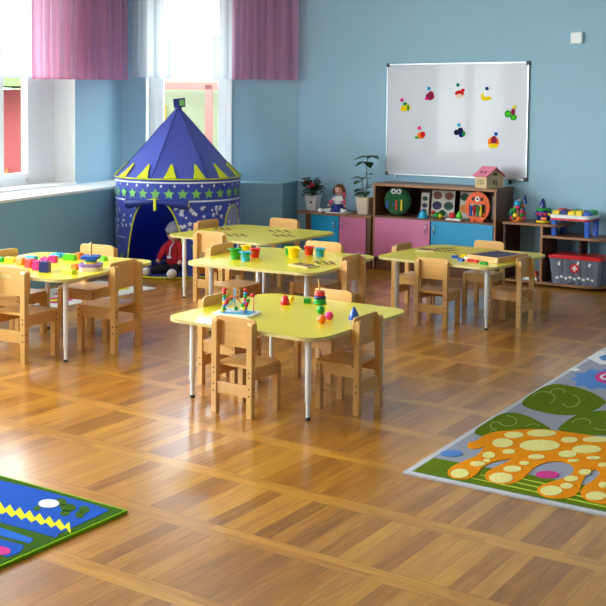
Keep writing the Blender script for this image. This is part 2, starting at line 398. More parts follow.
# play house outside the narrow window
t = thing('playhouse', 'cream and yellow playhouse seen outside the window above the tent', 'playhouse', uv2(-2.2, 18.5, -.3), YAW)
b = MB(); b.box((0, .8, 1.6), (5.5, 1.6, 3.2), M_cream); b.build('wall', t)
b = MB(); b.box((-.62, -.03, 1.0), (1.0, .06, 2.0), M_yel); b.build('door', t)
b = MB(); b.box((.1, -.3, 2.33), (4.6, .12, .12), M_coral); b.build('beam', t)
b = MB(); b.box((.62, -.3, 1.2), (.12, .12, 2.3), M_coral); b.build('post', t)
b = MB(); b.box((1.0, -.12, 1.2), (.03, .05, 1.3), M_grey); b.build('railing', t)
b = MB(); b.box((1.12, -.12, 1.2), (.03, .05, 1.3), M_grey); b.build('railing', t)
# painted pavilion outside the left window
pd = ray(14, 120).normalized(); pc = EYE+ray(14, 125)*15.5
t = thing('painted_pavilion', 'low red pavilion with an orange painted flower outside the left window', 'pavilion', (pc.x, pc.y, -.3), R(40))
b = MB(); b.box((0, .6, 1.1), (3.2, 1.2, 2.2), M_redw); b.build('wall', t)
b = MB(); b.box((0, .4, 2.35), (3.6, 2, .22), mat('green_roof', (96, 112, 62), .8)); b.build('roof', t)
b = MB(); b.box((0, -.03, .33), (3.2, .06, .12), M_grey); b.build('skirting', t)
b = MB(); b.prism([(-.3, .5), (0, .5), (.25, .9), (.0, .75), (-.1, 1.1), (-.25, .75), (-.5, .95)], 0, .03, M_orng, axis='y'); b.build('painted_flower', t)

# ------------------------------------------------------------------ table
TT = {}
def make_table(h, label, loc, rz, size=1.09, off=(0, 0)):
    t = thing('activity_table', label, 'table', loc, rz, None)
    th = .022
    p = rrect(size, size, .13, 12)
    b = MB(); b.prism(p, h-th, h-.002, M_lime, M_edge); b.build('tabletop', t, bevel=.002)
    for sx in (-1, 1):
        for sy in (-1, 1):
            b = MB(); cx, cy = .395*sx+off[0], .395*sy+off[1]
            b.lathe([(.0155, .095), (.0165, .1), (.0175, h-th-.02), (.0175, h-th-.004)], M_white_metal, 20, (cx, cy, 0))
            b.lathe([(.012, .012), (.0125, .1)], M_white_metal, 16, (cx, cy, 0))
            b.lathe([(.03, h-th-.004), (.03, h-th)], M_white_metal, 20, (cx, cy, 0))
            lg = b.build('leg', t)
            b = MB(); b.lathe([(.0145, 0), (.0145, .014), (.012, .016)], M_black, 16, (cx, cy, 0)); b.build('foot', lg)
    return t
make_table(.472, 'lime green square table in front, holding the bead maze and stacking rings', (-3.51, 5.195, 0), 0, 1.05, (0, -.005))
make_table(.54, 'lime green square table in the middle, holding small coloured buckets', (-4.57, 6.67, 0), .1, 1.09, (-.01, .04))
make_table(.56, 'pale lime square table on the left, covered with building blocks', (-5.596, 5.335, 0), .13, 1.05, (.025, .0))
make_table(.498, 'lime green square table on the right, holding a wooden box of toys', (-3.72, 7.99, 0), -.05, 1.05, (.015, .014))
make_table(.55, 'lime green square table nearest the tent, with loose puzzle pieces', (-5.69, 7.83, 0), 0, 1.12, (.035, -.125))
ZT = {'front': .4702, 'mid': .5382, 'left': .5582, 'right': .4962, 'far': .5482}

# ------------------------------------------------------------------ chairs
def make_chair(s, label, loc, rz):
    t = thing('childs_chair', label, 'chair', loc, rz, 'small beech chairs around the tables')
    w, hp = .1155*s, .500*s; a = .0165*s
    yr, yf = -.118*s, .118*s
    for sx in (-1, 1):
        b = MB(); b.prism([(yr-a, 0), (yr+a, 0), (yr+a, hp-.012*s), (yr+a*.6, hp-.003*s), (yr, hp), (yr-a*.6, hp-.003*s), (yr-a, hp-.012*s)], sx*w-a, sx*w+a, M_beech, axis='x')
        for z in (.118, .155):
            b.box((sx*w+sx*a, yr, z*s), (.002, .009*s, .009*s), M_screw); b.box((sx*w, yr-a, z*s), (.009*s, .002, .009*s), M_screw)
        for z in (.215, .24): b.box((sx*w, yr-a, z*s), (.009*s, .002, .009*s), M_screw)
        b.build('leg', t, bevel=.003)
        b = MB(); b.box((sx*w, yf, .125*s), (2*a, 2*a, .250*s), M_beech)
        for z in (.205, .235): b.box((sx*w+sx*a, yf, z*s), (.002, .009*s, .009*s), M_screw)
        b.build('leg', t, bevel=.003)
        b = MB(); b.box((sx*w, 0, .222*s), (.018*s, .205*s, .055*s), M_beech); b.build('side_rail', t, bevel=.002)
    b = MB(); b.box((0, yf, .222*s), (.2*s, .018*s, .055*s), M_beech); b.build('front_rail', t, bevel=.002)
    b = MB(); b.box((0, yr, .137*s), (.2*s, .02*s, .062*s), M_beech); b.build('rear_stretcher', t, bevel=.002)
    b = MB(); b.M = Matrix.Translation((0, .0225*s, 0)); b.prism(rrect(.27*s, .275*s-.04*s, .03*s, 6, (1, 1, .2, .2)), .25*s, .265*s, M_beech2); b.build('seat', t, bevel=.003)
    # backrest, gently bowed board
    b = MB(); W = .1345*s; z0, z1 = .358*s, .515*s; n = 14; vs = []; th = .011*s
    def ztop(u): 
        e = max(0, abs(u)-(W-.03*s))/(.03*s); return z1-.03*s*(1-math.sqrt(max(0, 1-e*e)))
    def zbot(u):
        e = max(0, abs(u)-(W-.014*s))/(.014*s); return z0+.014*s*(1-math.sqrt(max(0, 1-e*e)))
    us = [-W+2*W*i/n for i in range(n+1)]; us = sorted(set(us+[-W+.004*s, W-.004*s, -W+.012*s, W-.012*s])); m_ = len(us)
    for u in us:
        y = yr+a+th/2+.012*s*(1-(u/W)**2)*-.0+.0
        for (dy, zz) in ((-th/2, zbot(u)), (-th/2, ztop(u)), (th/2, ztop(u)), (th/2, zbot(u))): vs.append((u, y+dy, zz))
    fs = []
    for i in range(m_-1):
        for k in range(4): fs.append((4*i+k, 4*i+(k+1) % 4, 4*(i+1)+(k+1) % 4, 4*(i+1)+k))
    fs += [(3, 2, 1, 0), tuple(4*(m_-1)+k for k in range(4))]
    b.add(vs, fs, M_beech2); b.build('backrest', t, bevel=.002)
    return t
small = make_chair(1.03, 'small wooden chair with its back to the camera, left of the front table leg', (-3.50, 4.762, 0), 0)
dup(small, (-3.075, 5.15, 0), R(91), 'small wooden chair on the right side of the front table, facing left')
dup(small, (-3.94, 5.19, 0), R(-90), 'small wooden chair on the left side of the front table, behind the bead maze')
dup(small, (-3.56, 5.66, 0), R(180), 'small wooden chair behind the front table, back showing above the stacking rings')
dup(small, (-3.725, 7.555, 0), .05, 'small wooden chair at the right-hand table with its back to the camera')
dup(small, (-3.28, 7.94, 0), R(89), 'small wooden chair on the right side of the right-hand table, beside the wooden box')
dup(small, (-4.25, 8.16, 0), R(-90), 'small wooden chair on the left side of the right-hand table, by the pink door')
dup(small, (-3.83, 8.66, 0), R(180), 'small wooden chair behind the right-hand table, in front of the cyan door')
big = make_chair(1.19, 'wooden chair on the right side of the block-covered left table', (-5.185, 5.47, 0), R(96))
dup(big, (-5.46, 4.945, 0), R(4), 'wooden chair in front of the left table, partly cut off by the photo edge')
dup(big, (-6.05, 5.40, 0), R(-82), 'wooden chair at the far left of the left table, beside the photo edge')
dup(big, (-5.83, 5.91, 0), R(186), 'wooden chair behind the left table, below the blue tent wall')
dup(big, (-4.105, 6.68, 0), R(95), 'wooden chair on the right side of the bucket table, seen edge on')
dup(big, (-5.02, 6.66, 0), R(-86), 'wooden chair on the left side of the bucket table, behind the green bucket')
dup(big, (-4.57, 7.14, 0), R(186), 'wooden chair behind the bucket table, behind the red and light blue buckets')
dup(big, (-5.715, 7.37, 0), 0, 'wooden chair with its back to the camera at the table nearest the tent')
dup(big, (-6.24, 8.02, 0), R(-90), 'wooden chair on the left side of the table nearest the tent, against the tent wall')
dup(big, (-5.87, 8.46, 0), R(180), 'wooden chair behind the table nearest the tent, in front of the low blue cupboard')

# ------------------------------------------------------------------ tent
TC = (-7.175, 8.565); TR = .63; TH = .968; TA = 1.66
cam_ang = math.atan2(-TC[1], -TC[0])           # direction from the tent to the viewer
tent = thing('play_tent', 'blue round castle play tent with yellow pennants and printed stars by the corner windows', 'tent', (TC[0], TC[1], 0), cam_ang)
# local frame: +x faces the room, angle a measured so that +a is to the viewer's right
def cyl(a, z, r=TR): a = R(a); return (r*math.cos(a), r*math.sin(a), z)
OC, OHW, OTOP = -22, 29.5, .77
def arch(a):
    u = abs(a-OC)/OHW
    return 0 if u >= 1 else OTOP*(1-u**2.6)**.62
b = MB(); n = 180; vs = []; fs = []
for i in range(n):
    a = -180+360*i/n; z0 = max(.0, arch(a)); 
    for j in range(9): z = z0+(TH-z0)*j/8; vs.append(cyl(a, z, TR+.006*math.sin(R(a)*9)*math.sin(3.2*z)))
for i in range(n):
    a0 = -180+360*i/n
    for j in range(8): fs.append((i*9+j, ((i+1) % n)*9+j, ((i+1) % n)*9+j+1, i*9+j+1))
b.add(vs, fs, M_tent, True)
ro = TR+.0085
def onwall(poly, m, lim=True):
    cx = sum(p[0] for p in poly)/len(poly); cz = sum(p[1] for p in poly)/len(poly)
    if lim and cz < arch(cx)+.05: return
    c = cyl(cx, cz, ro); vs = [c]+[cyl(p[0], p[1], ro) for p in poly]
    k = len(poly); b.add(vs, [(0, 1+(i+1) % k, 1+i) for i in range(k)], m)
def deg(m_): return math.degrees(m_/TR)
for zb, a0, a1 in ((.935, -180, 180), (.755, -180, 180)):
    for a in range(a0, a1, 3): onwall([(a, zb-.008), (a+3, zb-.008), (a+3, zb+.008), (a, zb+.008)], M_tentw)
for a in range(-180, 180, 3):
    if abs(a-OC) > 33: onwall([(a, .375), (a+3, .375), (a+3, .385), (a, .385)], M_tentw)
for k in range(30):
    a = -180+12*k+4
    onwall([(a+deg(x), .825+y) for x, y in star(0, 0, .056)], M_tentg)
rs = random.Random(3)
for k in range(30):
    a = -180+12*k+9; onwall([(a+deg(x), .905+rs.uniform(-.01, .01)+y) for x, y in star(0, 0, .017, .5)], M_tentw)
for k in range(300):
    a = rs.uniform(-180, 180); z = rs.uniform(.4, .71)
    if z < arch(a)+.04: continue
    r_ = rs.choice((.016, .022, .027)); onwall([(a+deg(x), z+y) for x, y in star(0, 0, r_, .55)], M_tentw)
for k in range(24):
    a = -180+15*k; onwall([(a+deg(x), .25+.06*((k % 2)*2-1)+y) for x, y in star(0, 0, .05)], M_tentg)
for k in range(120):
    a = rs.uniform(-180, 180); z = rs.uniform(.03, .36)
    if abs(a-OC) > 33: onwall([(a+deg(x), z+y) for x, y in star(0, 0, .014, .55)], M_tentw)
wl = b.build('tent_wall', tent)
# trims
def ring(name, pts, r_, m, par=tent):
    q = MB(); q.tube(pts, r_, m, 8); return q.build(name, par)
ring('opening_trim', [cyl(OC+OHW*u, max(.004, arch(OC+OHW*u*.999)), TR+.006) for u in [math.sin(math.pi/2*k/24) for k in range(-24, 25)]], .008, M_tenty)
ring('top_trim', [cyl(a, TH, TR+.008) for a in range(0, 361, 6)], .007, M_tenty)
ring('base_trim', [cyl(a, .012, TR+.004) for a in range(0, 361, 6)], .009, M_tenty)
b = MB(); b.lathe([(TR-.005, .003), (TR-.005, .012)], M_tent, 60); b.build('tent_floor', tent)
# mesh side window
pts = [(58+deg(.13)*math.sin(t)*1.0, .50+.2*math.cos(t)*(1 if math.cos(t) > 0 else 1)) for t in [2*math.pi*i/28 for i in range(28)]]
b = MB(); ro = TR+.011; vs = [cyl(58, .5, ro)]+[cyl(p[0], p[1], ro) for p in pts]; b.add(vs, [(0, 1+(i+1) % 28, 1+i) for i in range(28)], M_mesh); b.build('side_window', tent)
ring('window_trim', [cyl(p[0], p[1], TR+.012) for p in pts+[pts[0]]], .006, M_tenty)
# roof: flat sewn gores
b = MB(); vs = []; fs = []; n = 196; rows = 20; NG = 7; ph = -24
def rroof(a, t):
    g = 360/NG; d = ((a-ph) % g)-g/2; pf = math.cos(R(g/2))/math.cos(R(d))*1.06; k = min(1, t*2.2)
    return (TR+.012)*(1-t)*(1-k+k*pf)*(1-.06*math.sin(math.pi*t))+.012*t
for i in range(n):
    a = -180+360*i/n
    for j in range(rows+1): t = j/rows; vs.append(cyl(a, TH+(TA-TH)*t, rroof(a, t)))
for i in range(n):
    for j in range(rows): q = i*(rows+1)+j; q2 = ((i+1) % n)*(rows+1)+j; fs.append((q, q2, q2+1, q+1))
b.add(vs, fs, M_tentroof, True); b.build('tent_roof', tent)
for g in range(NG):
    a = ph+g*360/NG; ring('roof_seam', [cyl(a, TH+(TA-TH)*t+.001, rroof(a, t)+.002) for t in [k/14 for k in range(15)]], .0035, M_tentdark)
for k in range(14):
    a = -7+k*360/14; q = MB(); w_ = 5.6
    def rp(da, t): return cyl(a+da, TH+(TA-TH)*t+.004, rroof(a+da, t)+.012)
    pl = [rp(-w_, .012), rp(w_, .012), rp(w_*.6, .09), rp(w_*.3, .17), rp(-w_*.3, .17), rp(-w_*.6, .09)]
    q.poly(pl, M_tenty); q.build('pennant', tent, solid=.006)
    q = MB(); q.sphere(rp(0, .18), .014, M_tenty, 10); q.build('pennant_tip', tent)
b = MB(); b.tube([(0, 0, TA-.03), (0, 0, TA+.04)], .012, M_tentdark); b.sphere((0, 0, TA-.005), .035, M_tentdark, 12); b.build('roof_cap', tent)
b = MB(); b.box((0, .01, TA+.05), (.012, .12, .09), M_tentdark, rx=R(6)); b.box((.008, .035, TA+.052), (.004, .05, .06), M_tentg, rx=R(6)); b.build('top_flag', tent)
# rolled door cloth, tied in the middle
for sgn in (-1, 1):
    q = MB(); pts = []; rr = []
    for k in range(9):
        u = k/8; a = OC+sgn*27*u+3; pts.append(cyl(a, .755-.03*u, TR+.035+.01*u)); rr.append(.018+.034*u**1.3)
    q.tube(pts, rr, M_tentdark, 12); q.build('rolled_door', tent)
    q = MB(); q.sphere(pts[-1], .034, M_tenty, 12, (.6, .5, .9)); q.build('rolled_door_end', tent)
q = MB(); q.box(cyl(OC+3, .73, TR+.05), (.02, .025, .12), M_tenty, rz=R(OC)); q.build('door_tie', tent)

# doll in the tent
def doll_body(t, skinm, s, arms, legs, head_z=.40):
    pts = [(0, 0, .06), (0, 0, .15), (0, 0, .25), (0, 0, .30)]; ed = [(0, 1), (1, 2), (2, 3)]; rad = [.07, .065, .06, .03]
    for sg in (-1, 1):
        i = len(pts); pts += [(sg*.05, 0, .27)]+[(sg*x, y, z) for x, y, z in arms]; ed += [(2, i)]+[(i+k, i+k+1) for k in range(len(arms))]; rad += [.035]+[.03, .026, .02][:len(arms)]
        i = len(pts); pts += [(sg*x, y, z) for x, y, z in legs]; ed += [(0, i)]+[(i+k, i+k+1) for k in range(len(legs)-1)]; rad += [.05, .045, .038, .034][:len(legs)]
    return [(x*s, y*s, z*s) for x, y, z in pts], ed, [r_*s for r_ in rad]
dp = at(168, 270, .012) 
tl = thing('hooded_doll', 'doll in a red jacket and pale knit hat sitting inside the tent opening', 'doll', (-6.965, 8.27, .012), R(180+33)+R(180)-.45)
RJ = mat('red_jacket', (188, 20, 40), .8, noise=.2, nscale=30); BP = mat('dark_trousers', (30, 26, 40), .8); KN = mat('grey_knit', (176, 168, 178), .9, noise=.2, nscale=60, bump=.5)
P, Ed, Ra = doll_body(tl, M_skin, 1.15, [(.10, -.03, .2), (.11, -.09, .13)], [(.05, -.04, .055), (.10, -.14, .05), (.13, -.24, .045)])
nl = 4
skin('body', P[:4]+P[4:7]+P[10:13], [(0, 1), (1, 2), (2, 3), (2, 4), (4, 5), (5, 6), (2, 7), (7, 8), (8, 9)], [.095, .092, .08, .04, .045, .042, .03, .045, .042, .03], RJ, tl)
for sg in (-1, 1):
    skin('trouser_leg', [(sg*.03, -.01, .065), (sg*.09, -.14, .06), (sg*.13, -.23, .05)], [(0, 1), (1, 2)], [.06, .05, .042], BP, tl)
    b = MB(); b.sphere((sg*.15, -.29, .05), .05, mat('white_sock', (222, 220, 226), .7), 14, (.85, 1.25, .95)); b.build('shoe', tl)
    b = MB(); b.sphere((sg*.128, -.112, .135), .024, M_skin, 10); b.build('hand', tl)
b = MB(); b.sphere((0, -.01, .40), .075, M_skin, 20, (.95, .95, 1.05)); b.sphere((0, -.085, .39), .011, M_skin, 8); b.build('head', tl)
for sg in (-1, 1): b = MB(); b.sphere((sg*.028, -.077, .41), .012, M_screw, 8); b.build('eye', tl)
b = MB(); b.sphere((0, .012, .44), .096, KN, 20, (1, 1, .95)); b.lathe([(.092, 0), (.1, .014), (.094, .034)], KN, 24, (0, 0, .425)); b.build('hat', tl)
b = MB(); b.tube([(.03, -.06, .33), (.01, -.1, .27), (.0, -.1, .19)], .008, M_tentw, 8); b.build('scarf_tie', tl)
b = MB(); b.box((0, -.106, .18), (.045, .01, .025), M_tentw); b.build('buckle', tl)

# ------------------------------------------------------------------ cupboards
def handle(x, z, y, par):
    q = MB(); q.tube([(x, y, z-.045), (x, y-.022, z-.038), (x, y-.026, z), (x, y-.022, z+.038), (x, y, z+.045)], .005, M_chrome, 8); q.build('handle', par)
YF = 9.8; YB = 10.225
lo = thing('low_cupboard', 'low brown cupboard with one blue and one pink door under the plants', 'cupboard', (-6.0, YF, 0))
X = lambda x: x+6.0
b = MB(); b.prism([(X(-6.52), -.03), (X(-5.595), -.03), (X(-5.595), .42), (X(-6.52), .42)], .535, .56, M_walnut, M_walnut_edge); b.build('top_board', lo, bevel=.002)
for x in (-6.385, -5.635): b = MB(); b.box((X(x), .2, .267), (.05 if x > -6 else .075, .4, .535), M_walnut); b.build('side_panel', lo, bevel=.002)
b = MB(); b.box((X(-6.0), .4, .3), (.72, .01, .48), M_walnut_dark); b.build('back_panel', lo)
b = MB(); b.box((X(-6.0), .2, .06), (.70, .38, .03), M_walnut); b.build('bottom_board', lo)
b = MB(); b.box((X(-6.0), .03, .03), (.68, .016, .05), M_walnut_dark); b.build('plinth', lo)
for x0, x1, m_, hx in ((-6.345, -5.998, M_cyan, -6.05), (-5.988, -5.665, M_pink, -5.945)):
    b = MB(); b.box((X((x0+x1)/2), -.002, .30), (x1-x0, .018, .475), m_); d = b.build('door', lo, bevel=.002); handle(X(hx), .44, -.01, d)
ta = thing('tall_cupboard', 'brown cupboard with pink and blue doors under an open toy compartment', 'cupboard', (-4.9, YF, 0))
X = lambda x: x+4.9; xl, xr = -5.585, -4.22
b = MB(); b.box((X((xl+xr)/2), .205, .89), (xr-xl+.02, .43, .025), M_walnut); b.box((X((xl+xr)/2), -.011, .89), (xr-xl+.02, .004, .025), M_walnut_edge); b.build('top_board', ta)
for x in (xl+.011, xr-.011):
    b = MB(); b.box((X(x), .21, .44), (.022, .42, .875), M_walnut); b.box((X(x), -.001, .44), (.022, .003, .875), M_walnut_edge); b.build('side_panel', ta)
b = MB(); b.box((X((xl+xr)/2), .2, .558), (xr-xl-.044, .4, .022), M_walnut); b.build('shelf', ta)
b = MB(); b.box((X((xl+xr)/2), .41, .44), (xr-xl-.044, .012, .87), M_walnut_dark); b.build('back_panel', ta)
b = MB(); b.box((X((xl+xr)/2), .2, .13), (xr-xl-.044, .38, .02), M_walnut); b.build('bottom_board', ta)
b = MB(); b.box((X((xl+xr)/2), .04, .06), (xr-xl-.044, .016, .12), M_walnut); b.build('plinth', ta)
for x0, x1, m_, hx in ((xl+.024, -4.925, M_pink, -4.965), (-4.912, xr-.024, M_cyan, -4.87)):
    b = MB(); b.box((X((x0+x1)/2), -.002, .345), (x1-x0, .018, .41), m_); d = b.build('door', ta, bevel=.002); handle(X(hx), .465, -.01, d)
# open shelf unit
sh = thing('open_shelf', 'brown open corner shelf with rounded boards right of the cupboards', 'shelf', (-3.7, YF, 0))
X = lambda x: x+3.7
def board(x0, x1, z, d=.38, rr=.12, corners=(0, 0, 0, 1)):
    b = MB(); b.M = Matrix.Translation((X((x0+x1)/2), d/2, 0)); b.prism(rrect(x1-x0, d, rr, 8, corners), z-.022, z, M_walnut, M_walnut_edge); b.build('shelf_board', sh)
board(-4.15, -3.57, .595, .40); board(-3.75, -3.12, .49, .40, .16); board(-4.15, -3.15, .045, .40, .2)
b = MB(); b.box((X(-3.755), .2, .31), (.022, .39, .545), M_walnut); b.box((X(-3.755), .003, .31), (.022, .004, .545), M_walnut_edge); b.build('divider', sh)
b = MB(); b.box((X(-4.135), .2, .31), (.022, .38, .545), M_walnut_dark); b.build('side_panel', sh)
b = MB(); b.box((X(-3.83), .39, .31), (.13, .012, .53), M_walnut); b.build('back_panel', sh)
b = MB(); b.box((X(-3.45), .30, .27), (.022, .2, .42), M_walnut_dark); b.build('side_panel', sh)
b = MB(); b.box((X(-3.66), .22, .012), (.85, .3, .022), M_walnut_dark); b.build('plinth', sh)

# whiteboard
wb = thing('whiteboard', 'large white magnetic board with fruit pictures on the blue wall', 'whiteboard', (-4.885, 10.25, 1.56))
w_, h_ = 1.60, 1.18
b = MB(); b.box((0, -.012, 0), (w_-.02, .016, h_-.02), M_board); b.build('writing_surface', wb)
for z in (-1, 1): b = MB(); b.box((0, -.013, z*(h_/2-.008)), (w_-.03, .024, .016), M_alu); b.build('frame_rail', wb, bevel=.002)
for x in (-1, 1): b = MB(); b.box((x*(w_/2-.008), -.013, 0), (.016, .024, h_-.03), M_alu); b.build('frame_rail', wb, bevel=.002)
for x in (-1, 1):
    for z in (-1, 1): b = MB(); b.box((x*(w_/2-.014), -.014, z*(h_/2-.014)), (.04, .03, .04), M_grey); b.build('corner_cap', wb, bevel=.008, seg=3)
for x in (-.68, .62): b = MB(); b.box((x, -.012, -h_/2-.02), (.03, .022, .04), M_grey if x > 0 else M_alu); b.build('mounting_clip', wb, bevel=.004)
YS = 10.25-.0205
fruits = [  # px, py, magnet colour, label, blobs (dx, dz, rx, rz, colour)
 (405.5, 107.5, MAGENTA, 402, 100, 'yellow lemons with green leaves', [(-.02, -.01, .035, .028, YELLOW), (.02, .0, .035, .03, YELLOW), (.03, .0, .012, .03, GREEN), (-.005, .035, .02, .014, GREEN)]),
 (430, 96.5, SKYB, 429, 88.5, 'purple red beetroot', [(0, 0, .045, .035, 'maroon'), (.01, .02, .03, .03, 'maroon'), (-.035, -.02, .02, .014, MAGENTA)]),
 (459.5, 93.5, TEAL, 458, 85, 'red and pink watermelon slices', [(0, 0, .045, .03, RED), (.0, -.025, .035, .022, 'cream'), (.035, .03, .02, .016, RED)]),
 (485.5, 96.5, NAVY, 487, 88.5, 'yellow bananas', [(-.03, .0, .014, .035, YELLOW), (.0, -.02, .04, .018, YELLOW), (.03, -.015, .03, .018, YELLOW)]),
 (511, 114, YELLOW, 514.5, 107, 'green kiwi halves', [(-.03, .0, .032, .032, GREEN), (-.03, .0, .02, .02, LGREEN), (.025, -.03, .032, .028, GREEN), (.025, -.03, .018, .016, LGREEN), (.02, .02, .02, .03, 'maroon')]),
 (421, 135.5, MAGENTA, 419.5, 128, 'orange peach with leaves', [(0, .0, .04, .032, ORANGE), (.02, .01, .025, .028, RED), (-.045, -.02, .022, .012, GREEN)]),
 (459.5, 132.5, SKYB, 459, 125, 'dark blueberries', [(-.03, .0, .028, .026, 'darkblue'), (.01, .02, .028, .026, 'darkblue'), (.02, -.02, .028, .026, NAVY), (.045, -.01, .016, .024, GREEN)]),
 (493.5, 142, BLUE, 496, 134, 'orange and red mango', [(0, 0, .055, .05, ORANGE), (.005, .012, .03, .045, 'maroon'), (-.0, -.035, .05, .022, YELLOW)]),
]
XM = {'maroon': mat('maroon_print', (150, 36, 70), .85, .1), 'cream': mat('cream_print', (240, 214, 190), .85, .1), 'darkblue': mat('darkblue_print', (30, 34, 70), .85, .1)}
PRT = {}
def matte(m_):
    if m_.name not in PRT: PRT[m_.name] = mat('printed_'+m_.name, [round(255*(12.92*v if v < .0031 else 1.055*v**(1/2.4)-.055)) for v in m_.node_tree.nodes['Mix'].inputs['A'].default_value[:3]], .85, .1)
    return PRT[m_.name]
for px, py, mm, mx_, my_, nm, bl in fruits:
    p = aty(px, py, YS); t = thing('fruit_picture', 'cut-out picture of '+nm+' on the whiteboard', 'picture', (p.x, YS, p.z), 0, 'fruit pictures on the whiteboard')
    for k, (dx, dz, rx, rz, c) in enumerate(bl):
        b = MB(); b.prism(ell(dx*1.1, dz*1.1, rx*1.12, rz*1.12, 18), .0006*k-.0005, .0006*(k+1)+.001, XM[c] if isinstance(c, str) else matte(c), axis='y'); b.build('printed_shape', t)
    p = aty(mx_, my_, YS); t = MB(); t.M = Matrix.Rotation(R(90), 4, 'X'); t.lathe([(.019, 0), (.019, .006), (.015, .009)], matte(mm), 16)
    o = t.build('round_magnet'); o.location = (p.x, YS, p.z); tag(o, 'small round magnet above the picture of '+nm, 'magnet', 'round magnets on the whiteboard')
# wall sensor
b = MB(); p = aty(577, 38, 10.23); b.box((0, -.02, 0), (.115, .045, .11), M_whitepaint); o = b.build('wall_sensor', bevel=.012, seg=3); o.location = (p.x, 10.25, p.z); tag(o, 'small white sensor box high on the right of the blue wall', 'sensor')

# ------------------------------------------------------------------ plants and doll on the low cupboard
M_leaf = mat('dark_leaf', (26, 62, 30), .4, .5, noise=.3, nscale=20); M_leaf2 = mat('mid_leaf', (40, 88, 42), .45, noise=.3, nscale=20); M_stem = mat('stem', (70, 84, 40), .6); M_soil = mat('soil', (50, 36, 28), .9)
def leaf(b, c, d, L, W, m_, droop=.2):
    d = Vector(d).normalized(); side = d.cross(Vector((0, 0, 1)));
    side = side.normalized() if side.length > .1 else Vector((1, 0, 0)); upv = side.cross(d)
    vs = []; n = 6
    for i in range(n+1):
        u = i/n; w2 = W*math.sin(math.pi*(u**.8))*.5+.0006; cpt = Vector(c)+d*L*u-Vector((0, 0, 1))*droop*L*u*u
        vs += [cpt-side*w2+upv*w2*.25, cpt-upv*.0, cpt+side*w2+upv*w2*.25]
    fs = []
    for i in range(n): q = 3*i; fs += [(q, q+1, q+4, q+3), (q+1, q+2, q+5, q+4)]
    b.add(vs, fs, m_, True)
def pot(t, w0, w1, h, m_):
    b = MB(); n = 1
    o0, o1 = rrect(w0, w0, w0*.18, 4), rrect(w1, w1, w1*.18, 4); k = len(o0)
    i1 = [(x*.9, y*.9) for x, y in o1]
    vs = [(x, y, 0) for x, y in o0]+[(x, y, h) for x, y in o1]+[(x, y, h) for x, y in i1]+[(x*.95, y*.95, h-.02) for x, y in i1]
    fs = [tuple(range(k-1, -1, -1))]
    for j in range(3): fs += [(j*k+i, j*k+(i+1) % k, (j+1)*k+(i+1) % k, (j+1)*k+i) for i in range(k)]
    b.add(vs, fs, m_, False); b.build('pot', t)
    b = MB(); b.poly([(x*.95, y*.95, h-.015) for x, y in i1], M_soil); b.build('soil', t)
p = aty(313, 209, 9.97); ZL = .561
t = thing('flowering_pot_plant', 'bushy pot plant with red flowers in a white pot on the low cupboard', 'plant', (p.x, 9.97, ZL))
pot(t, .11, .15, .16, WHITEP)
rs = random.Random(5); b = MB(); s_ = MB()
for k in range(22):
    a = rs.uniform(0, 6.28); rr = rs.uniform(.02, .12); z = .16+rs.uniform(.04, .19)
    e = (rr*math.cos(a), rr*math.sin(a), z); s_.tube([(0, 0, .14), (e[0]*.5, e[1]*.5, .14+(z-.14)*.7), e], .003, M_stem, 6)
    for j in range(12):
        aa = rs.uniform(0, 6.28); q = Vector(e)+Vector((rs.uniform(-.035, .035), rs.uniform(-.035, .035), rs.uniform(-.05, .03)))
        leaf(b, q, (math.cos(aa), math.sin(aa), rs.uniform(-.2, .6)), .056, .04, rs.choice((M_leaf, M_leaf2)))
b.build('foliage', t); s_.build('stems', t)
for q in ((.04, -.1, .30), (.055, -.09, .275), (.02, -.11, .26), (-.07, -.06, .3)):
    b = MB(); b.sphere(q, .02, plastic('coral_petal', (214, 60, 84)), 10, (1, 1, .8)); b.build('flower', t)
b = MB(); b.sphere((.015, -.066, .09), .014, plastic('ladybird_red', (150, 20, 24)), 10, (1, .4, 1)); b.build('ladybird', t)
p = aty(366, 210, 9.93)
t = thing('leafy_pot_plant', 'tall leafy pot plant in a cream pot beside the tall cupboard', 'plant', (p.x-.01, 9.93, ZL))
pot(t, .13, .17, .18, mat('cream_pot', (224, 206, 184), .5))
s_ = MB(); b = MB(); s_.tube([(0, 0, .16), (.02, 0, .32), (.01, 0, .48), (.02, 0, .60)], .005, M_stem, 8); s_.tube([(-.01, 0, .16), (-.03, 0, .28), (-.05, -.01, .38)], .005, M_stem, 8)
for (c, d, L) in [((.02, 0, .60), (1, -.3, .15), .14), ((.02, 0, .60), (-1, -.4, .0), .13), ((.02, 0, .60), (.2, -1, .3), .10), ((.02, 0, .58), (.4, .8, .5), .11), ((.02, 0, .55), (-.5, -.8, -.1), .12), ((.02, 0, .55), (.7, -.7, -.3), .1),
                  ((-.05, -.01, .38), (-1, -.3, .1), .10), ((-.05, -.01, .38), (.6, -.8, .1), .10), ((-.04, 0, .34), (-.3, -1, 0), .1), ((-.03, 0, .26), (-.8, .1, -.1), .1), ((-.02, 0, .23), (.6, -.7, 0), .12), ((0, 0, .22), (-.7, -.7, 0), .11), ((.02, 0, .3), (1, -.2, .3), .1), ((.01, 0, .2), (.2, -1, .3), .09), ((.0, 0, .2), (-1, .2, .2), .12), ((.02, 0, .27), (.3, .9, .2), .12), ((.01, 0, .42), (.9, -.4, .2), .08)]:
    leaf(b, c, d, L*1.2, L*1.02, rs.choice((M_leaf, M_leaf, M_leaf2)), .25)
leaf(b, (.02, 0, .38), (.9, -.5, .1), .07, .04, mat('red_leaf', (130, 50, 60), .5)); b.build('foliage', t); s_.build('stems', t)

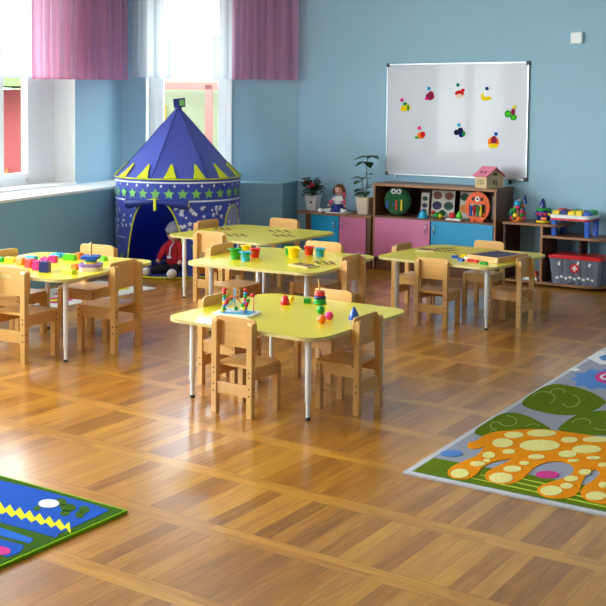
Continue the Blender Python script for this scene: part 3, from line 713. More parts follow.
p = aty(339, 209.5, 9.92)
t = thing('sitting_doll', 'brown-haired doll in a white top and blue skirt sitting between the plants', 'doll', (p.x, 9.92, ZL), R(10))
WT = mat('white_knit', (226, 222, 226), .8); BS = mat('navy_cloth', (34, 44, 120), .8, noise=.2); PK = mat('pink_cloth', (214, 90, 140), .8)
skin('body', [(0, 0, .05), (0, 0, .10), (0, 0, .155), (0, 0, .185), (.055, -.02, .14), (.085, -.05, .095), (-.055, -.02, .14), (-.085, -.05, .095)], [(0, 1), (1, 2), (2, 3), (2, 4), (4, 5), (2, 6), (6, 7)], [.045, .042, .042, .022, .022, .017, .022, .017], WT, t)
b = MB(); b.lathe([(.04, .09), (.075, .06), (.11, .02), (.12, .005)], BS, 24, (0, -.02, 0)); b.build('skirt', t)
for sg in (-1, 1):
    skin('leg', [(sg*.04, -.05, .03), (sg*.09, -.12, .026), (sg*.13, -.17, .026)], [(0, 1), (1, 2)], [.026, .022, .02], WT, t)
    b = MB(); b.sphere((sg*.14, -.19, .028), .027, WHITEP, 12, (1, 1.5, 1)); b.build('shoe', t)
    skin('sleeve', [(sg*.06, -.025, .135), (sg*.09, -.055, .09)], [(0, 1)], [.024, .022], PK, t)
    b = MB(); b.sphere((sg*.095, -.07, .075), .016, M_skin, 10); b.build('hand', t)
b = MB(); b.sphere((0, -.005, .235), .048, M_skin, 20, (.95, .95, 1.05)); b.sphere((0, -.053, .228), .007, M_skin, 8); b.sphere((0, -.046, .212), .008, PK, 8, (1.4, .5, .5)); b.build('head', t)
for sg in (-1, 1): b = MB(); b.sphere((sg*.018, -.047, .24), .007, NAVY, 8); b.build('eye', t)
b = MB(); b.sphere((0, .012, .25), .055, M_hair, 20, (1.02, .95, 1)); b.tube([(.045, 0, .26), (.062, -.01, .2), (.068, -.03, .14)], [.02, .022, .014], M_hair, 10); b.tube([(-.045, 0, .26), (-.06, 0, .22), (-.055, -.01, .19)], [.018, .018, .01], M_hair, 10); b.build('hair', t)
b = MB(); b.sphere((.07, -.03, .20), .02, PK, 10, (1, .7, 1)); b.sphere((.075, -.03, .165), .016, PK, 10, (1, .7, 1)); b.build('hair_bow', t)
b = MB(); b.lathe([(.13, .001), (.15, .004), (.145, .010), (.05, .012)], WT, 28, (0, -.04, 0)); b.build('petticoat', t)

# ------------------------------------------------------------------ toys in and on the tall cupboard
ZS = .570; YI = 10.02
def inside(px, py, y=YI): q = aty(px, py, y); return q
p = inside(397.7, 216, 9.94)
t = thing('caterpillar_cushion', 'round green plush frog face with white eyes in the open compartment', 'soft toy', (p.x, 9.94, ZS), R(8))
PLG = mat('green_plush', (22, 92, 48), .9, noise=.25, nscale=30, sheen=.3)
b = MB(); b.M = Matrix.Translation((0, 0, .148)) @ Matrix.Rotation(R(90), 4, 'X'); b.lathe([(.0, -.04), (.09, -.04), (.14, -.025), (.148, 0), (.14, .025), (.09, .04), (0, .04)], PLG, 32); b.build('body', t)
for sg in (-1, 1):
    b = MB(); b.sphere((sg*.03, -.045, .25), .032, WHITEP, 14, (1, .5, .9)); e = b.build('eye', t); b = MB(); b.sphere((sg*.028, -.06, .25), .012, M_black, 8); b.build('pupil', e)
for x, c, l in ((-.1, BLUE, .08), (-.035, BLUE, .02), (0, RED, .10), (.055, YELLOW, .11)): b = MB(); b.box((x, -.044, .11), (.016, .008, l), c, ry=R(8) if x < 0 else 0); b.build('felt_strip', t)
def picboard(x, w, h, y, tilt, label, cells):
    t = thing('picture_card', label, 'picture card', (x, y, ZS), 0, 'picture cards in the cupboard compartment')
    T = Matrix.Rotation(tilt, 4, 'X'); b = MB(); b.M = T; b.box((0, 0, h/2), (w, .008, h), mat('card_white', (196, 186, 170), .6)); c_ = b.build('card', t)
    for k, (dx, dz, r_, m_) in enumerate(cells):
        b = MB(); b.M = T; b.prism(ell(dx*w, dz*h, r_, r_*.8, 14), .004, .0055, m_, axis='y'); b.build('printed_fruit', t)
BR = mat('brown_print', (120, 70, 50), .7); DG = mat('dark_green_print', (20, 70, 50), .7); DB = mat('dark_blue_print', (34, 30, 80), .7); OC_ = mat('ochre_print', (196, 128, 60), .7)
picboard(-5.12, .09, .24, 10.05, -.1, 'narrow pale picture card beside the green plush face', [(0, .75, .03, DG), (0, .45, .03, DB), (0, .2, .03, PLG)])
picboard(-4.93, .26, .27, 10.08, -.12, 'square fruit picture card, the larger one in the middle of the compartment', [(-.25, .8, .05, BR), (.25, .8, .05, BR), (-.25, .42, .055, DB), (.25, .42, .055, DG), (0, .15, .04, PLG)])
picboard(-4.62, .24, .27, 10.08, -.12, 'fruit picture card half hidden behind the orange abacus', [(-.3, .8, .05, DG), (.25, .8, .05, OC_), (-.25, .35, .06, OC_), (.25, .4, .05, BR)])
picboard(-4.335, .12, .24, 10.1, -.08, 'narrow picture card at the right end of the compartment', [(0, .7, .035, DG), (0, .35, .04, DB)])
def small_toy(name, label, cat, px, py, y, z, parts, rz=0):
    q = aty(px, py, y); t = thing(name, label, cat, (q.x, y, z), rz)
    for nm, fn in parts: b = MB(); fn(b); b.build(nm, t)
    return t
small_toy('toy_hat', 'small bright blue toy hat on the compartment shelf', 'toy', 423, 217, 9.86, ZS, [('brim', lambda b: b.lathe([(.055, 0), (.06, .008), (.045, .02)], SKYB)), ('crown', lambda b: b.lathe([(.045, .02), (.04, .05), (.02, .07), (0, .075)], SKYB)), ('knob', lambda b: b.sphere((0, 0, .08), .014, BLUE, 10))])
small_toy('toy_frog', 'small green and red toy behind the blue toy hat', 'toy', 437, 214, 9.93, ZS, [('body', lambda b: b.sphere((0, 0, .03), .035, GREEN, 12, (1.4, 1, .85))), ('head', lambda b: b.sphere((-.04, -.01, .055), .022, RED, 10)), ('ball', lambda b: b.sphere((.05, -.02, .022), .022, YELLOW, 10))])
small_toy('toy_tray', 'white toy tray with red and green fruit shapes in the compartment', 'toy', 455, 219, 9.86, ZS, [('tray', lambda b: b.box((0, 0, .008), (.16, .1, .016), WHITEP)), ('red_apple', lambda b: b.lathe([(0, .016), (.03, .022), (.036, .045), (.028, .07), (0, .074)], RED, 18, (-.03, 0, 0))), ('green_pear', lambda b: b.lathe([(0, .016), (.03, .022), (.034, .04), (.022, .065), (.014, .085), (0, .09)], LGREEN, 18, (.045, 0, 0)))])
p = aty(477.5, 221, 9.85)
t = thing('owl_abacus', 'round orange bead abacus with an owl face in the compartment', 'abacus', (p.x, 9.85, ZS), R(6))
ORW = mat('orange_wood', (232, 90, 24), .45, noise=.05)
b = MB(); oo = ell(0, .15, .125, .148, 40); ii = [(-.085, .05), (.085, .05), (.085, .175), (-.085, .175)]
def plate_ring(b, outer, inner, y0, y1, m_):
    n = len(outer); inn = []
    for (x, z) in outer:      # project each outer point onto the inner rectangle
        dx, dz = x, z-.112; k = min(.085/abs(dx) if abs(dx) > 1e-6 else 9, .062/abs(dz) if abs(dz) > 1e-6 else 9); inn.append((dx*k, .112+dz*k))
    vs = [(x, y0, z) for x, z in outer]+[(x, y0, z) for x, z in inn]+[(x, y1, z) for x, z in outer]+[(x, y1, z) for x, z in inn]
    fs = []
    for i in range(n): j = (i+1) % n; fs += [(i, j, n+j, n+i), (2*n+j, 2*n+i, 3*n+i, 3*n+j), (j, i, 2*n+i, 2*n+j), (n+i, n+j, 3*n+j, 3*n+i)]
    b.add(vs, fs, m_)
plate_ring(b, oo, ii, -.012, .012, ORW); b.build('frame', t)
for k, c in enumerate((BLUE, RED, GREEN, YELLOW, ORANGE)):
    x = -.068+.034*k; b = MB(); b.tube([(x, 0, .05), (x, 0, .175)], .003, M_chrome, 6); w = b.build('rod', t)
    b = MB()
    for j in range(6 if k < 4 else 2): b.sphere((x, 0, .062+j*.017), .0145, c, 10, (1, 1, .62))
    b.build('beads', w)
b = MB(); b.prism(ell(0, .225, .022, .026), .012, .016, WHITEP, axis='y'); e = b.build('beak_patch', t)
for sg in (-1, 1): b = MB(); b.prism(ell(sg*.045, .225, .014, .018), .012, .017, M_black, axis='y'); b.build('eye', t)
b = MB(); b.prism(ell(0, .225, .01, .012), .016, .019, M_black, axis='y'); b.build('nose', t)
for sg in (-1, 1): b = MB(); b.box((sg*.045, 0, .01), (.05, .07, .02), ORW); b.build('foot', t, bevel=.004)
# number house
p = aty(488, 187, 9.92)
t = thing('number_house', 'small wooden number house with a pink roof on top of the tall cupboard', 'toy house', (p.x-.01, 9.97, .903), R(-25))
WD = mat('plywood', (214, 186, 140), .6, noise=.1); RF = mat('pink_roof', (232, 130, 158), .6)
b = MB(); wx, wy, hw, hr = .085, .11, .115, .075
b.prism([(-wy, 0), (wy, 0), (wy, hw), (0, hw+hr), (-wy, hw)], -wx, wx, WD, axis='x'); b.build('walls', t)
for sg in (-1, 1):
    b = MB(); L = math.hypot(wy+.02, hr+.014); ang = math.atan2(hr, wy); b.box((0, sg*(wy/2+.004), hw+hr/2+.008), (2*wx+.04, L+.005, .009), RF, rx=-sg*ang); b.build('roof_panel', t)
for k in range(5): b = MB(); b.box((-.06+k*.03, -.07-.01*(k % 2), hw+.033+.008*(k % 2)), (.016, .024, .004), M_screw, rx=R(34)); b.build('roof_cutout', t)
text_mesh('123', .062, M_screw, 'digits', t, Matrix.Translation((0, -wy-.001, .055)) @ Matrix.Rotation(R(90), 4, 'X'))
text_mesh('45', .07, M_screw, 'digits', t, Matrix.Translation((wx+.001, 0, .055)) @ Matrix.Rotation(R(90), 4, 'Z') @ Matrix.Rotation(R(90), 4, 'X'))
b = MB(); b.prism([(-.03, .125), (.03, .125), (.022, .15), (-.022, .15)], wx, wx+.003, M_screw, axis='x'); b.build('gable_cutout', t)

# ------------------------------------------------------------------ things on the open shelf
p = aty(518, 222, 9.93)
t = thing('bead_toy', 'colourful looping bead toy with a blue ball on the upper board of the open shelf', 'toy', (p.x, 9.93, .596))
b = MB(); b.lathe([(.06, 0), (.06, .015)], ORANGE, 20); b.build('base', t)
rs = random.Random(9)
for k, c in enumerate((YELLOW, GREEN, LGREEN, BLUE, ORANGE)):
    a = k*1.25; r_ = .085; pts = [(r_*math.cos(a)*math.cos(u)*.9, r_*math.sin(a)*math.cos(u)*.9, .015+.15*abs(math.sin(u))*(1+.12*k)*.8) for u in [math.pi*i/16 for i in range(17)]]
    b = MB(); b.tube(pts, .004, c, 8); w = b.build('wire', t)
    for j in range(3): q = pts[3+4*j+(k % 3)]; b = MB(); b.sphere(q, .019, (RED, BLUE, YELLOW, GREEN, MAGENTA, ORANGE)[(j+k) % 6], 10); b.build('bead', w)
b = MB(); b.sphere((.0, -.02, .17), .034, SKYB, 14); b.build('ball', t)
for q, c in (((-.04, -.05, .03), RED), ((.03, -.055, .028), ORANGE), ((-.005, -.06, .06), YELLOW), ((.05, -.03, .07), GREEN), ((-.06, -.03, .08), TEAL), ((.06, -.02, .035), MAGENTA)): b = MB(); b.sphere(q, .024, c, 10); b.build('bead', t)
b = MB(); b.lathe([(.022, .17), (.018, .21), (.008, .25), (0, .255)], NAVY, 14, (.055, .03, 0)); b.build('cone', t)
p = aty(544, 222, 9.95)
t = thing('toy_drum', 'dark toy pot with green rim, yellow base and pointed blue top on the open shelf', 'toy', (p.x-.005, 9.95, .596))
b = MB(); b.lathe([(.06, 0), (.075, .01), (.06, .022)], YELLOW, 24); b.build('base', t)
b = MB(); b.lathe([(.055, .022), (.07, .06), (.072, .1), (.066, .12)], M_tentdark, 24); b.build('body', t)
b = MB(); b.lathe([(.068, .118), (.078, .128), (.068, .14), (.03, .145)], GREEN, 24); b.build('rim', t)
b = MB(); b.lathe([(.032, .14), (.026, .19), (.012, .225), (.0, .235)], NAVY, 16, (-.01, 0, 0)); b.build('pointed_top', t)
for k in range(7): a = -math.pi/2+(k-3)*.55; b = MB(); b.sphere((.072*math.cos(a), .072*math.sin(a), .085), .016, (RED, BLUE, RED, MAGENTA, RED, YELLOW, RED)[k], 10, (1, 1, 1)); b.build('dot', t)
b = MB(); b.box((.03, -.07, .045), (.05, .02, .025), ORANGE); b.build('yellow_button', t)
# block table toy
t = thing('toy_block_table', 'toy table with white top, blue legs and red rim on the open shelf', 'toy table', (-3.50, 10.0, .491), 0)
b = MB(); b.prism(rrect(.385, .33, .05, 6), .15, .172, RED); b.build('rim', t, bevel=.003)
b = MB(); b.prism(rrect(.40, .34, .05, 6), .17, .2, WHITEP); b.build('top', t, bevel=.006)
for sx in (-1, 1):
    for sy in (-1, 1): b = MB(); b.prism(rrect(.05, .04, .01, 3), 0, .15, BLUE); b.M = Matrix.Identity(4); o = b.build('leg', t, bevel=.004); o.location = (sx*.16, sy*.12, 0)
rs = random.Random(12); cols = [('red', RED), ('yellow', YELLOW), ('blue', BLUE), ('green', GREEN), ('teal', TEAL), ('navy', NAVY)]
def brick(name, label, loc, size, m_, rz=0, studs=(2, 1), group=None):
    t = thing(name, label, 'toy brick', loc, rz, group)
    b = MB(); b.box((0, 0, size[2]/2), size, m_); br = b.build('brick_body', t, bevel=.002)
    for i in range(studs[0]):
        for j in range(studs[1]):
            b = MB(); r_ = min(size[0]/studs[0], size[1]/studs[1])*.28; b.lathe([(r_, 0), (r_, r_*.7)], m_, 14, ((i+.5)/studs[0]*size[0]-size[0]/2, (j+.5)/studs[1]*size[1]-size[1]/2, size[2])); b.build('stud', t)
    return t
k = 0
words = ['left end', 'left of the middle', 'middle', 'right of the middle', 'right end']
for i in range(5):
    for j in range(2):
        cn, cm = (('yellow', YELLOW), ('red', RED), ('navy', NAVY), ('red', RED), ('yellow', YELLOW), ('green', GREEN), ('yellow', YELLOW), ('navy', NAVY), ('blue', BLUE), ('green', GREEN))[i*2+j]
        brick('toy_brick', '%s toy brick in the %s row on the toy block table, %s' % (cn, 'front' if j == 0 else 'back', words[i]), (-3.50-.148+.074*i, 10.0-.07+.14*j, .491+.2002), (.062, .10, (.03, .038)[(i+j) % 2]), cm, 0, (2, 2), 'bricks on the toy block table')
# storage box
p = aty(582, 283, 9.95)
t = thing('storage_box', 'clear storage box with red lid and red cross at the bottom of the open shelf', 'box', (-3.43, 9.96, .046), R(1))
b = MB(); o0 = rrect(.46, .27, .03, 5); o1 = rrect(.50, .30, .03, 5); kk = len(o0)
vs = [(x, y, 0) for x, y in o0]+[(x, y, .24) for x, y in o1]; b.add(vs, [tuple(range(kk-1, -1, -1))]+[(i, (i+1) % kk, kk+(i+1) % kk, kk+i) for i in range(kk)], M_clear); b.build('tub', t, solid=.003)
b = MB(); b.prism(rrect(.525, .325, .03, 5), .24, .262, RED); b.prism(rrect(.46, .27, .03, 5), .262, .27, RED); b.build('lid', t, bevel=.004)
b = MB(); b.M = Matrix.Translation((0, -.149, .155)); b.prism(ell(0, 0, .042, .042, 24), 0, .002, RED, axis='y'); b.box((0, -.003, 0), (.05, .002, .017), WHITEP); b.box((0, -.003, 0), (.017, .002, .05), WHITEP); b.build('cross_emblem', t)
for x, zz in ((-.15, .19), (.05-.02, .205), (.14, .195)): b = MB(); b.box((x, -.152, zz), (.02, .002, .035), WHITEP, ry=R(20) if x > 0 else 0); b.build('printed_icon', t)
for k in range(9): b = MB(); b.box((-.17+.042*k, -.142, .055+.012*(k % 2)), (.026, .002, .022), WHITEP, ry=R(10*(k % 3))); b.build('printed_letter', t)
rs = random.Random(4)
for k in range(5):
    b = MB(); b.prism(rrect(.10, .15, .02, 4), 0, .03, (WHITEP, WHITEP, SKYB, WHITEP, M_mesh)[k]); o = b.build('white_packet'); o.location = (-3.60+.085*k, 9.96, .051+.004*k); o.rotation_euler = (0, .25 if k % 2 else -.2, rs.uniform(-.3, .3))
    o.rotation_euler = (0, 0, rs.uniform(-.2, .2)); o.location.z = .0505
    o.scale = (.75, 1, 1.4); tag(o, ['white packet at the left end inside the clear storage box', 'white packet second from the left inside the clear storage box', 'blue packet in the middle inside the clear storage box', 'white packet second from the right inside the clear storage box', 'grey packet at the right end inside the clear storage box'][k], 'packet', 'packets in the clear storage box')
p = aty(530, 280, 9.9)
t = thing('toy_boat', 'orange and yellow toy on a white base at the bottom of the open shelf', 'toy', (-3.89, 9.9, .046))
b = MB(); b.box((0, 0, .012), (.17, .12, .024), WHITEP); b.build('base', t, bevel=.003)
b = MB(); b.box((.02, 0, .045), (.09, .06, .04), ORANGE); b.build('hull', t, bevel=.008)
b = MB(); b.box((-.03, -.02, .035), (.05, .05, .022), YELLOW); b.build('block', t, bevel=.004)
b = MB(); b.sphere((.05, -.01, .075), .02, RED, 10); b.build('ball', t)

# ------------------------------------------------------------------ front table toys
z = ZT['front']
c = (at(212, 312, z)+at(262, 319, z))*0; c = at(237, 314.5, z)
t = thing('bead_maze', 'bead maze with red and green beads on curved wires, left on the front table', 'bead maze', (c.x, c.y, z), R(12))
b = MB(); b.prism(rrect(.24, .17, .02, 5), 0, .014, WHITEP); b.build('base', t, bevel=.003)
b = MB(); b.prism(rrect(.20, .13, .02, 5), .014, .0155, SKYB); b.prism(ell(-.03, .01, .05, .03), .0155, .0165, WHITEP); b.build('printed_top', t)
def arc(p0, p1, hh, side=(0, 0), n=20): return [(p0[0]+(p1[0]-p0[0])*u+side[0]*math.sin(math.pi*u), p0[1]+(p1[1]-p0[1])*u+side[1]*math.sin(math.pi*u), .012+hh*(math.sin(math.pi*u)**.55)) for u in [i/n for i in range(n+1)]]
w1 = arc((-.08, 0), (.07, -.045), .10, (0, -.02)); w2 = [(-.02, .03, .012), (-.03, .02, .1), (-.02, 0, .15), (.0, -.02, .145), (.0, -.03, .1), (-.03, -.04, .06), (-.06, -.05, .04), (-.065, -.05, .012)]; w3 = arc((.03, .05), (.09, .03), .10, (.02, 0))
for pts, m_, beads in ((w1, RED, [(.10, RED), (.14, RED), (.05, BLUE), (.9, GREEN), (.95, YELLOW), (.02, BLUE)]), (w2, SKYB, [(0, GREEN), (.97, YELLOW), (.9, GREEN)]), (w3, MAGENTA, [(.1, RED), (.05, RED), (.15, GREEN), (.45, RED), (.55, RED), (.02, BLUE)])):
    b = MB(); b.tube(pts, .0028, m_, 8); w = b.build('wire', t)
    for u, c_ in beads:
        q = pts[min(len(pts)-1, int(round(u*(len(pts)-1))))]; b = MB(); b.sphere((q[0], q[1], max(q[2], .028)), .0125, c_, 12); b.build('bead', w)
for x, y in ((-.085, .01), (.03, .05)):
    b = MB(); b.tube([(x, y, .012), (x, y, .125)], .0028, M_beech, 8); w = b.build('post', t)
    for j, c_ in enumerate((BLUE, RED, YELLOW, SKYB, GREEN, RED) if x < 0 else (RED, RED, BLUE, RED, GREEN, SKYB)): b = MB(); b.sphere((x, y, .027+j*.018), .0125, c_, 12, (1, 1, .8)); b.build('bead', w)
    b = MB(); b.sphere((x, y, .136), .013, RED, 12); b.build('bead', w)
def item(name, label, cat, px, py, z, fn, rz=0, group=None):
    q = at(px, py, z); b = MB(); fn(b); o = b.build(name); o.location = (q.x, q.y, z); o.rotation_euler = (0, 0, rz); return tag(o, label, cat, group)
item('toy_cone', 'red plastic cone near the back of the front table', 'toy', 285, 304.5, z, lambda b: b.lathe([(.029, 0), (.031, .005), (.024, .03), (.014, .052), (0, .060)], RED, 20))
item('toy_ball', 'small yellow ball behind the red cone on the front table', 'ball', 291.5, 301.5, z, lambda b: b.sphere((0, 0, .018), .018, plastic('amber', (250, 176, 20)), 14))
t = thing('stacking_rings', 'stack of red, blue and green rings on a tilted peg, front table', 'toy', tuple(at(320, 304, z)), 0)
for zz, r_, c_, nm in ((.0, .040, GREEN, 'ring'), (.017, .037, GREEN, 'ring'), (.034, .038, NAVY, 'ring'), (.051, .034, RED, 'ring'), (.066, .028, RED, 'ring')):
    b = MB(); b.lathe([(.006, 0), (r_-.005, 0), (r_, .006), (r_, .010), (r_-.005, .016), (.006, .016)], c_, 26, (0, 0, zz), cap=False); b.build(nm, t)
b = MB(); b.tube([(0, 0, .0), (-.004, 0, .08), (-.012, 0, .15)], .0045, M_beech, 8); b.build('peg', t)
item('toy_block', 'dark green block left of the stacking rings', 'toy block', 307.5, 303, z, lambda b: b.box((0, 0, .014), (.045, .035, .028), GREEN), .5)
item('toy_ball', 'green ball in front of the stacking rings', 'ball', 320.5, 314, z, lambda b: b.sphere((0, 0, .025), .025, GREEN, 18))
item('toy_ball', 'bright pink ball beside the orange one on the front table', 'ball', 329.3, 319.8, z, lambda b: b.sphere((0, 0, .024), .024, MAGENTA, 18))
item('toy_ball', 'orange ball nearest the front edge of the front table', 'ball', 322, 323.5, z, lambda b: (b.sphere((0, 0, .024), .024, plastic('bright_orange', (255, 104, 20)), 18), b.sphere((-.02, .012, .024), .018, plastic('bright_orange', (255, 104, 20)), 12)))
t = thing('toy_cone', 'blue cone with white dots beside the right chair on the front table', 'toy', tuple(at(354, 319.5, z)))
b = MB(); b.lathe([(.030, 0), (.032, .006), (.026, .03), (.014, .055), (.006, .07), (0, .072)], BLUE, 20); b.build('cone', t)
for k in range(10): a = 2.4*k; zz = .012+.0045*k; rr = .031-.028*(zz/.07); b = MB(); b.sphere((rr*math.cos(a), rr*math.sin(a), zz), .0055, WHITEP, 8); b.build('dot', t)

# ------------------------------------------------------------------ middle table
z = ZT['mid']
def bucket_mesh(col):
    return lambda b: (b.lathe([(.027, 0), (.034, .05), (.038, .05), (.038, .055), (.032, .055), (.026, .004), (0, .004)], col, 24),)
bk = [(235.5, 259, GREEN, 'green', 'left group, by the table edge', 1.12), (246, 254, YELLOW, 'yellow', 'left group, behind the light blue one', .95), (255, 257.5, RED, 'red', 'left group, at its right end', 1.0), (245.7, 261, SKYB, 'light blue', 'left group, nearest the camera', .98),
      (289, 254.5, GREEN, 'green', 'right group, beside the yellow one', .9), (293.5, 257.8, YELLOW, 'yellow', 'right group, beside the green one', 1.15), (309, 255, RED, 'red', 'right group, left of the light blue one', .95), (320, 256.5, SKYB, 'light blue', 'right group, at its right end', .92)]
for px, py, m_, cn, where, s in bk:
    t = thing('toy_bucket', '%s toy bucket on the middle table, %s' % (cn, where), 'bucket', tuple(at(px, py, z)), random.uniform(-.5, .5), 'toy buckets on the middle table')
    b = MB(); b.M = Matrix.Scale(s*1.08, 4); b.lathe([(.028, 0), (.036, .06), (.040, .06), (.040, .066), (.033, .066), (.026, .004), (.0, .004)], m_, 26, cap=False); b.lathe([(.028, 0), (.028, .0005)], m_, 26); b.build('cup', t)
    b = MB(); b.M = Matrix.Scale(s*1.08, 4)
    b.box((-.045, 0, .06), (.022, .014, .006), m_); b.box((.045, 0, .06), (.022, .014, .006), m_); b.build('handle', t)
PZ = mat('puzzle_wood', (176, 132, 84), .6, noise=.2, nscale=20); PZD = mat('puzzle_brown', (96, 70, 50), .6); PZL = mat('puzzle_light', (206, 190, 130), .6)
def puzzle_tray(label, px, py, z, w, h, rz):
    t = thing('puzzle_tray', label, 'puzzle', tuple(at(px, py, z)), rz)
    b = MB(); b.box((0, 0, .004), (w, h, .008), PZL); b.build('tray', t, bevel=.001)
    rs_ = random.Random(int(px))
    for i in range(5):
        for j in range(3):
            b = MB(); b.prism(star((i-2)*w*.18+rs_.uniform(-.005, .005), (j-1)*h*.28, .017, .6, 5, rs_.random()), .008, .012, rs_.choice((PZD, PZ, M_walnut_edge))); b.build('inlay', t)
def pieces(where, cx, cy, sx, sy, z, n, seed):
    rs_ = random.Random(seed)
    for k in range(n):
        col = k*1.0/n; px = cx+(col-.5)*sx+rs_.uniform(-.5, .5); py = cy+((k % 3)-1)*sy*.33
        q = at(px, py, z); b = MB(); b.prism(star(0, 0, .019, .55, 4+(k % 2), rs_.random()), 0, .005, (PZD, PZD, PZ)[k % 3]); o = b.build('puzzle_piece'); o.location = (q.x, q.y, z); o.rotation_euler = (0, 0, rs_.random()*3)
        tag(o, 'small brown puzzle piece lying '+where, 'puzzle piece', 'puzzle pieces '+where)
puzzle_tray('pale puzzle board with brown shapes near the front edge of the middle table', 304, 266, z, .2, .12, -.25)
pieces('beside the puzzle board on the middle table', 327, 263.5, 20, 4, z, 9, 1)
z = ZT['far']
pieces('at the left corner of the table nearest the tent', 224, 229.5, 18, 3, z, 9, 2)
pieces('at the front of the table nearest the tent', 238, 235.5, 22, 3, z, 9, 3)
pieces('at the back right of the table nearest the tent', 281, 231.5, 22, 3, z, 9, 4)
pieces('at the right corner of the table nearest the tent', 285, 236, 22, 3, z, 9, 5)

# ------------------------------------------------------------------ right table
z = ZT['right']
puzzle_tray('patterned puzzle board at the left back of the right-hand table', 428, 250.5, z, .17, .15, .1)
pieces('right of the puzzle board on the right-hand table', 447, 250.5, 18, 6, z, 12, 6)
for px, py, m_, lab, rz, L in ((455, 258, BLUE, 'blue brick nearest the chair on the right-hand table', .3, .05), (461, 261, BLUE, 'blue brick in front of the other blue brick on the right-hand table', -.2, .05), (467, 259, WHITEP, 'white brick among the bricks on the right-hand table', .2, .04), (470.5, 261.5, RED, 'red brick in the middle of the brick pile on the right-hand table', .1, .05), (474.5, 259, YELLOW, 'yellow brick in the pile on the right-hand table', -.4, .05), (463.5, 256.5, YELLOW, 'yellow brick at the back of the pile on the right-hand table', .3, .035),
        (471.5, 256.5, LIMEP, 'lime brick behind the yellow one on the right-hand table', 0, .04), (484, 264.5, GREEN, 'green brick at the front edge of the right-hand table', .0, .06), (478, 256.5, SKYB, 'light blue brick beside the wooden box', .2, .04), (476, 262.3, RED, 'red brick nearest the green brick on the right-hand table', -.2, .035)):
    q = at(px, py, z); brick('toy_brick', lab, (q.x, q.y, z), (L, .03, .018), m_, rz, (2, 1), 'bricks on the right-hand table')
A_, B_, C_, D_ = at(477.6, 254.8, z+.045), at(509, 258.7, z+.045), at(526, 252.8, z+.045), at(494.5, 249.8, z+.045)
ctr = (A_+B_+C_+D_)/4; ux = (B_-A_); ang = math.atan2(ux.y, ux.x); Wb = ux.length; Db = (C_-B_).length
t = thing('wooden_toy_box', 'open wooden box filled with dark blue cards on the right-hand table', 'box', (ctr.x-.035, ctr.y, z), ang)
for s_ in (-1, 1):
    b = MB(); b.box((0, s_*(Db/2-.006), .022), (Wb, .012, .044), M_beech2); b.build('side', t, bevel=.002)
    b = MB(); b.box((s_*(Wb/2-.006), 0, .022), (.012, Db-.024, .044), M_beech2); b.build('side', t, bevel=.002)
b = MB(); b.box((0, 0, .004), (Wb-.024, Db-.024, .008), M_beech); b.build('bottom', t)
NV = mat('navy_card', (36, 34, 76), .5); GV = mat('grey_card', (120, 112, 140), .6)
nx, ny = 4, 3
for i in range(nx):
    for j in range(ny):
        b = MB(); b.box((-(Wb-.04)/2+(i+.5)*(Wb-.04)/nx, -(Db-.04)/2+(j+.5)*(Db-.04)/ny, .034), ((Wb-.04)/nx-.006, (Db-.04)/ny-.006, .012), NV); b.build('card_stack', t, bevel=.001)
b = MB(); b.box((0, 0, .018), (Wb-.026, Db-.026, .02), GV); b.build('card_insert', t)

# ------------------------------------------------------------------ left table
z = ZT['left']
LB = [(1, 262, GREEN, 'green', .05, .03, .03, 'at the photo edge of the left table'), (10, 262.5, YELLOW, 'yellow', .06, .04, .03, 'beside the orange one on the left table'), (22, 264.5, ORANGE, 'orange', .055, .05, .04, 'left of the red brick on the left table'),
      (30.5, 267.5, RED, 'red', .05, .05, .05, 'between the orange and magenta bricks'), (37.5, 270, MAGENTA, 'magenta', .045, .05, .055, 'left of the dark blue brick'), (45, 272, NAVY, 'dark blue', .055, .05, .06, 'tallest in the row, nearest the table front'),
      (31, 259.5, SKYB, 'pale blue', .08, .04, .02, 'behind the red brick'), (46.5, 261.5, MAGENTA, 'pink', .06, .05, .025, 'behind the magenta brick'), (53.5, 262.5, MAGENTA, 'magenta', .045, .045, .04, 'at the right end of the pink pair'),
      (58.5, 257.5, SKYB, 'blue', .09, .07, .022, 'at the back of the left table'), (70, 260, LGREEN, 'light green', .08, .05, .03, 'beside the blue brick at the back of the left table'), (79, 258.5, ORANGE, 'orange', .05, .05, .035, 'behind the stacking toy'),
      (69, 273.5, LIMEP, 'lime', .09, .04, .025, 'lying alone at the front of the left table'), (76, 269.5, ORANGE, 'orange', .045, .045, .03, 'between the lime brick and the stacking toy'), (103.5, 260.5, LGREEN, 'green', .04, .04, .025, 'right of the stacking toy')]
for px, py, m_, cn, a, b_, c_, wh in LB:
    q = at(px, py, z); brick('toy_brick', '%s building brick %s' % (cn, wh), (q.x, q.y, z), (a*1.12, b_*1.12, c_*1.15), m_, random.uniform(-.1, .4), (2, 1) if a < .07 else (3, 2), 'building bricks on the left table')
t = thing('stacking_toy', 'stacking toy of cream, lilac and blue layers on a wooden peg on the left table', 'toy', tuple(at(91, 270, z)), R(30))
cr = mat('cream_layer', (226, 206, 190), .5)
for z0, z1, s_, m_, nm in ((0, .026, .145, cr, 'base'), (.026, .046, .15, PURPLE, 'layer'), (.046, .058, .08, YELLOW, 'layer'), (.058, .078, .075, TEAL, 'layer'), (.078, .098, .115, BLUE, 'layer')):
    b = MB(); b.prism(rrect(s_, s_, s_*.3 if m_ is not BLUE else s_*.12, 6), z0, z1, m_); b.build(nm, t, bevel=.003)
b = MB(); b.lathe([(.0085, .098), (.0085, .182), (.004, .19), (0, .191)], M_beech, 16); b.build('peg', t)

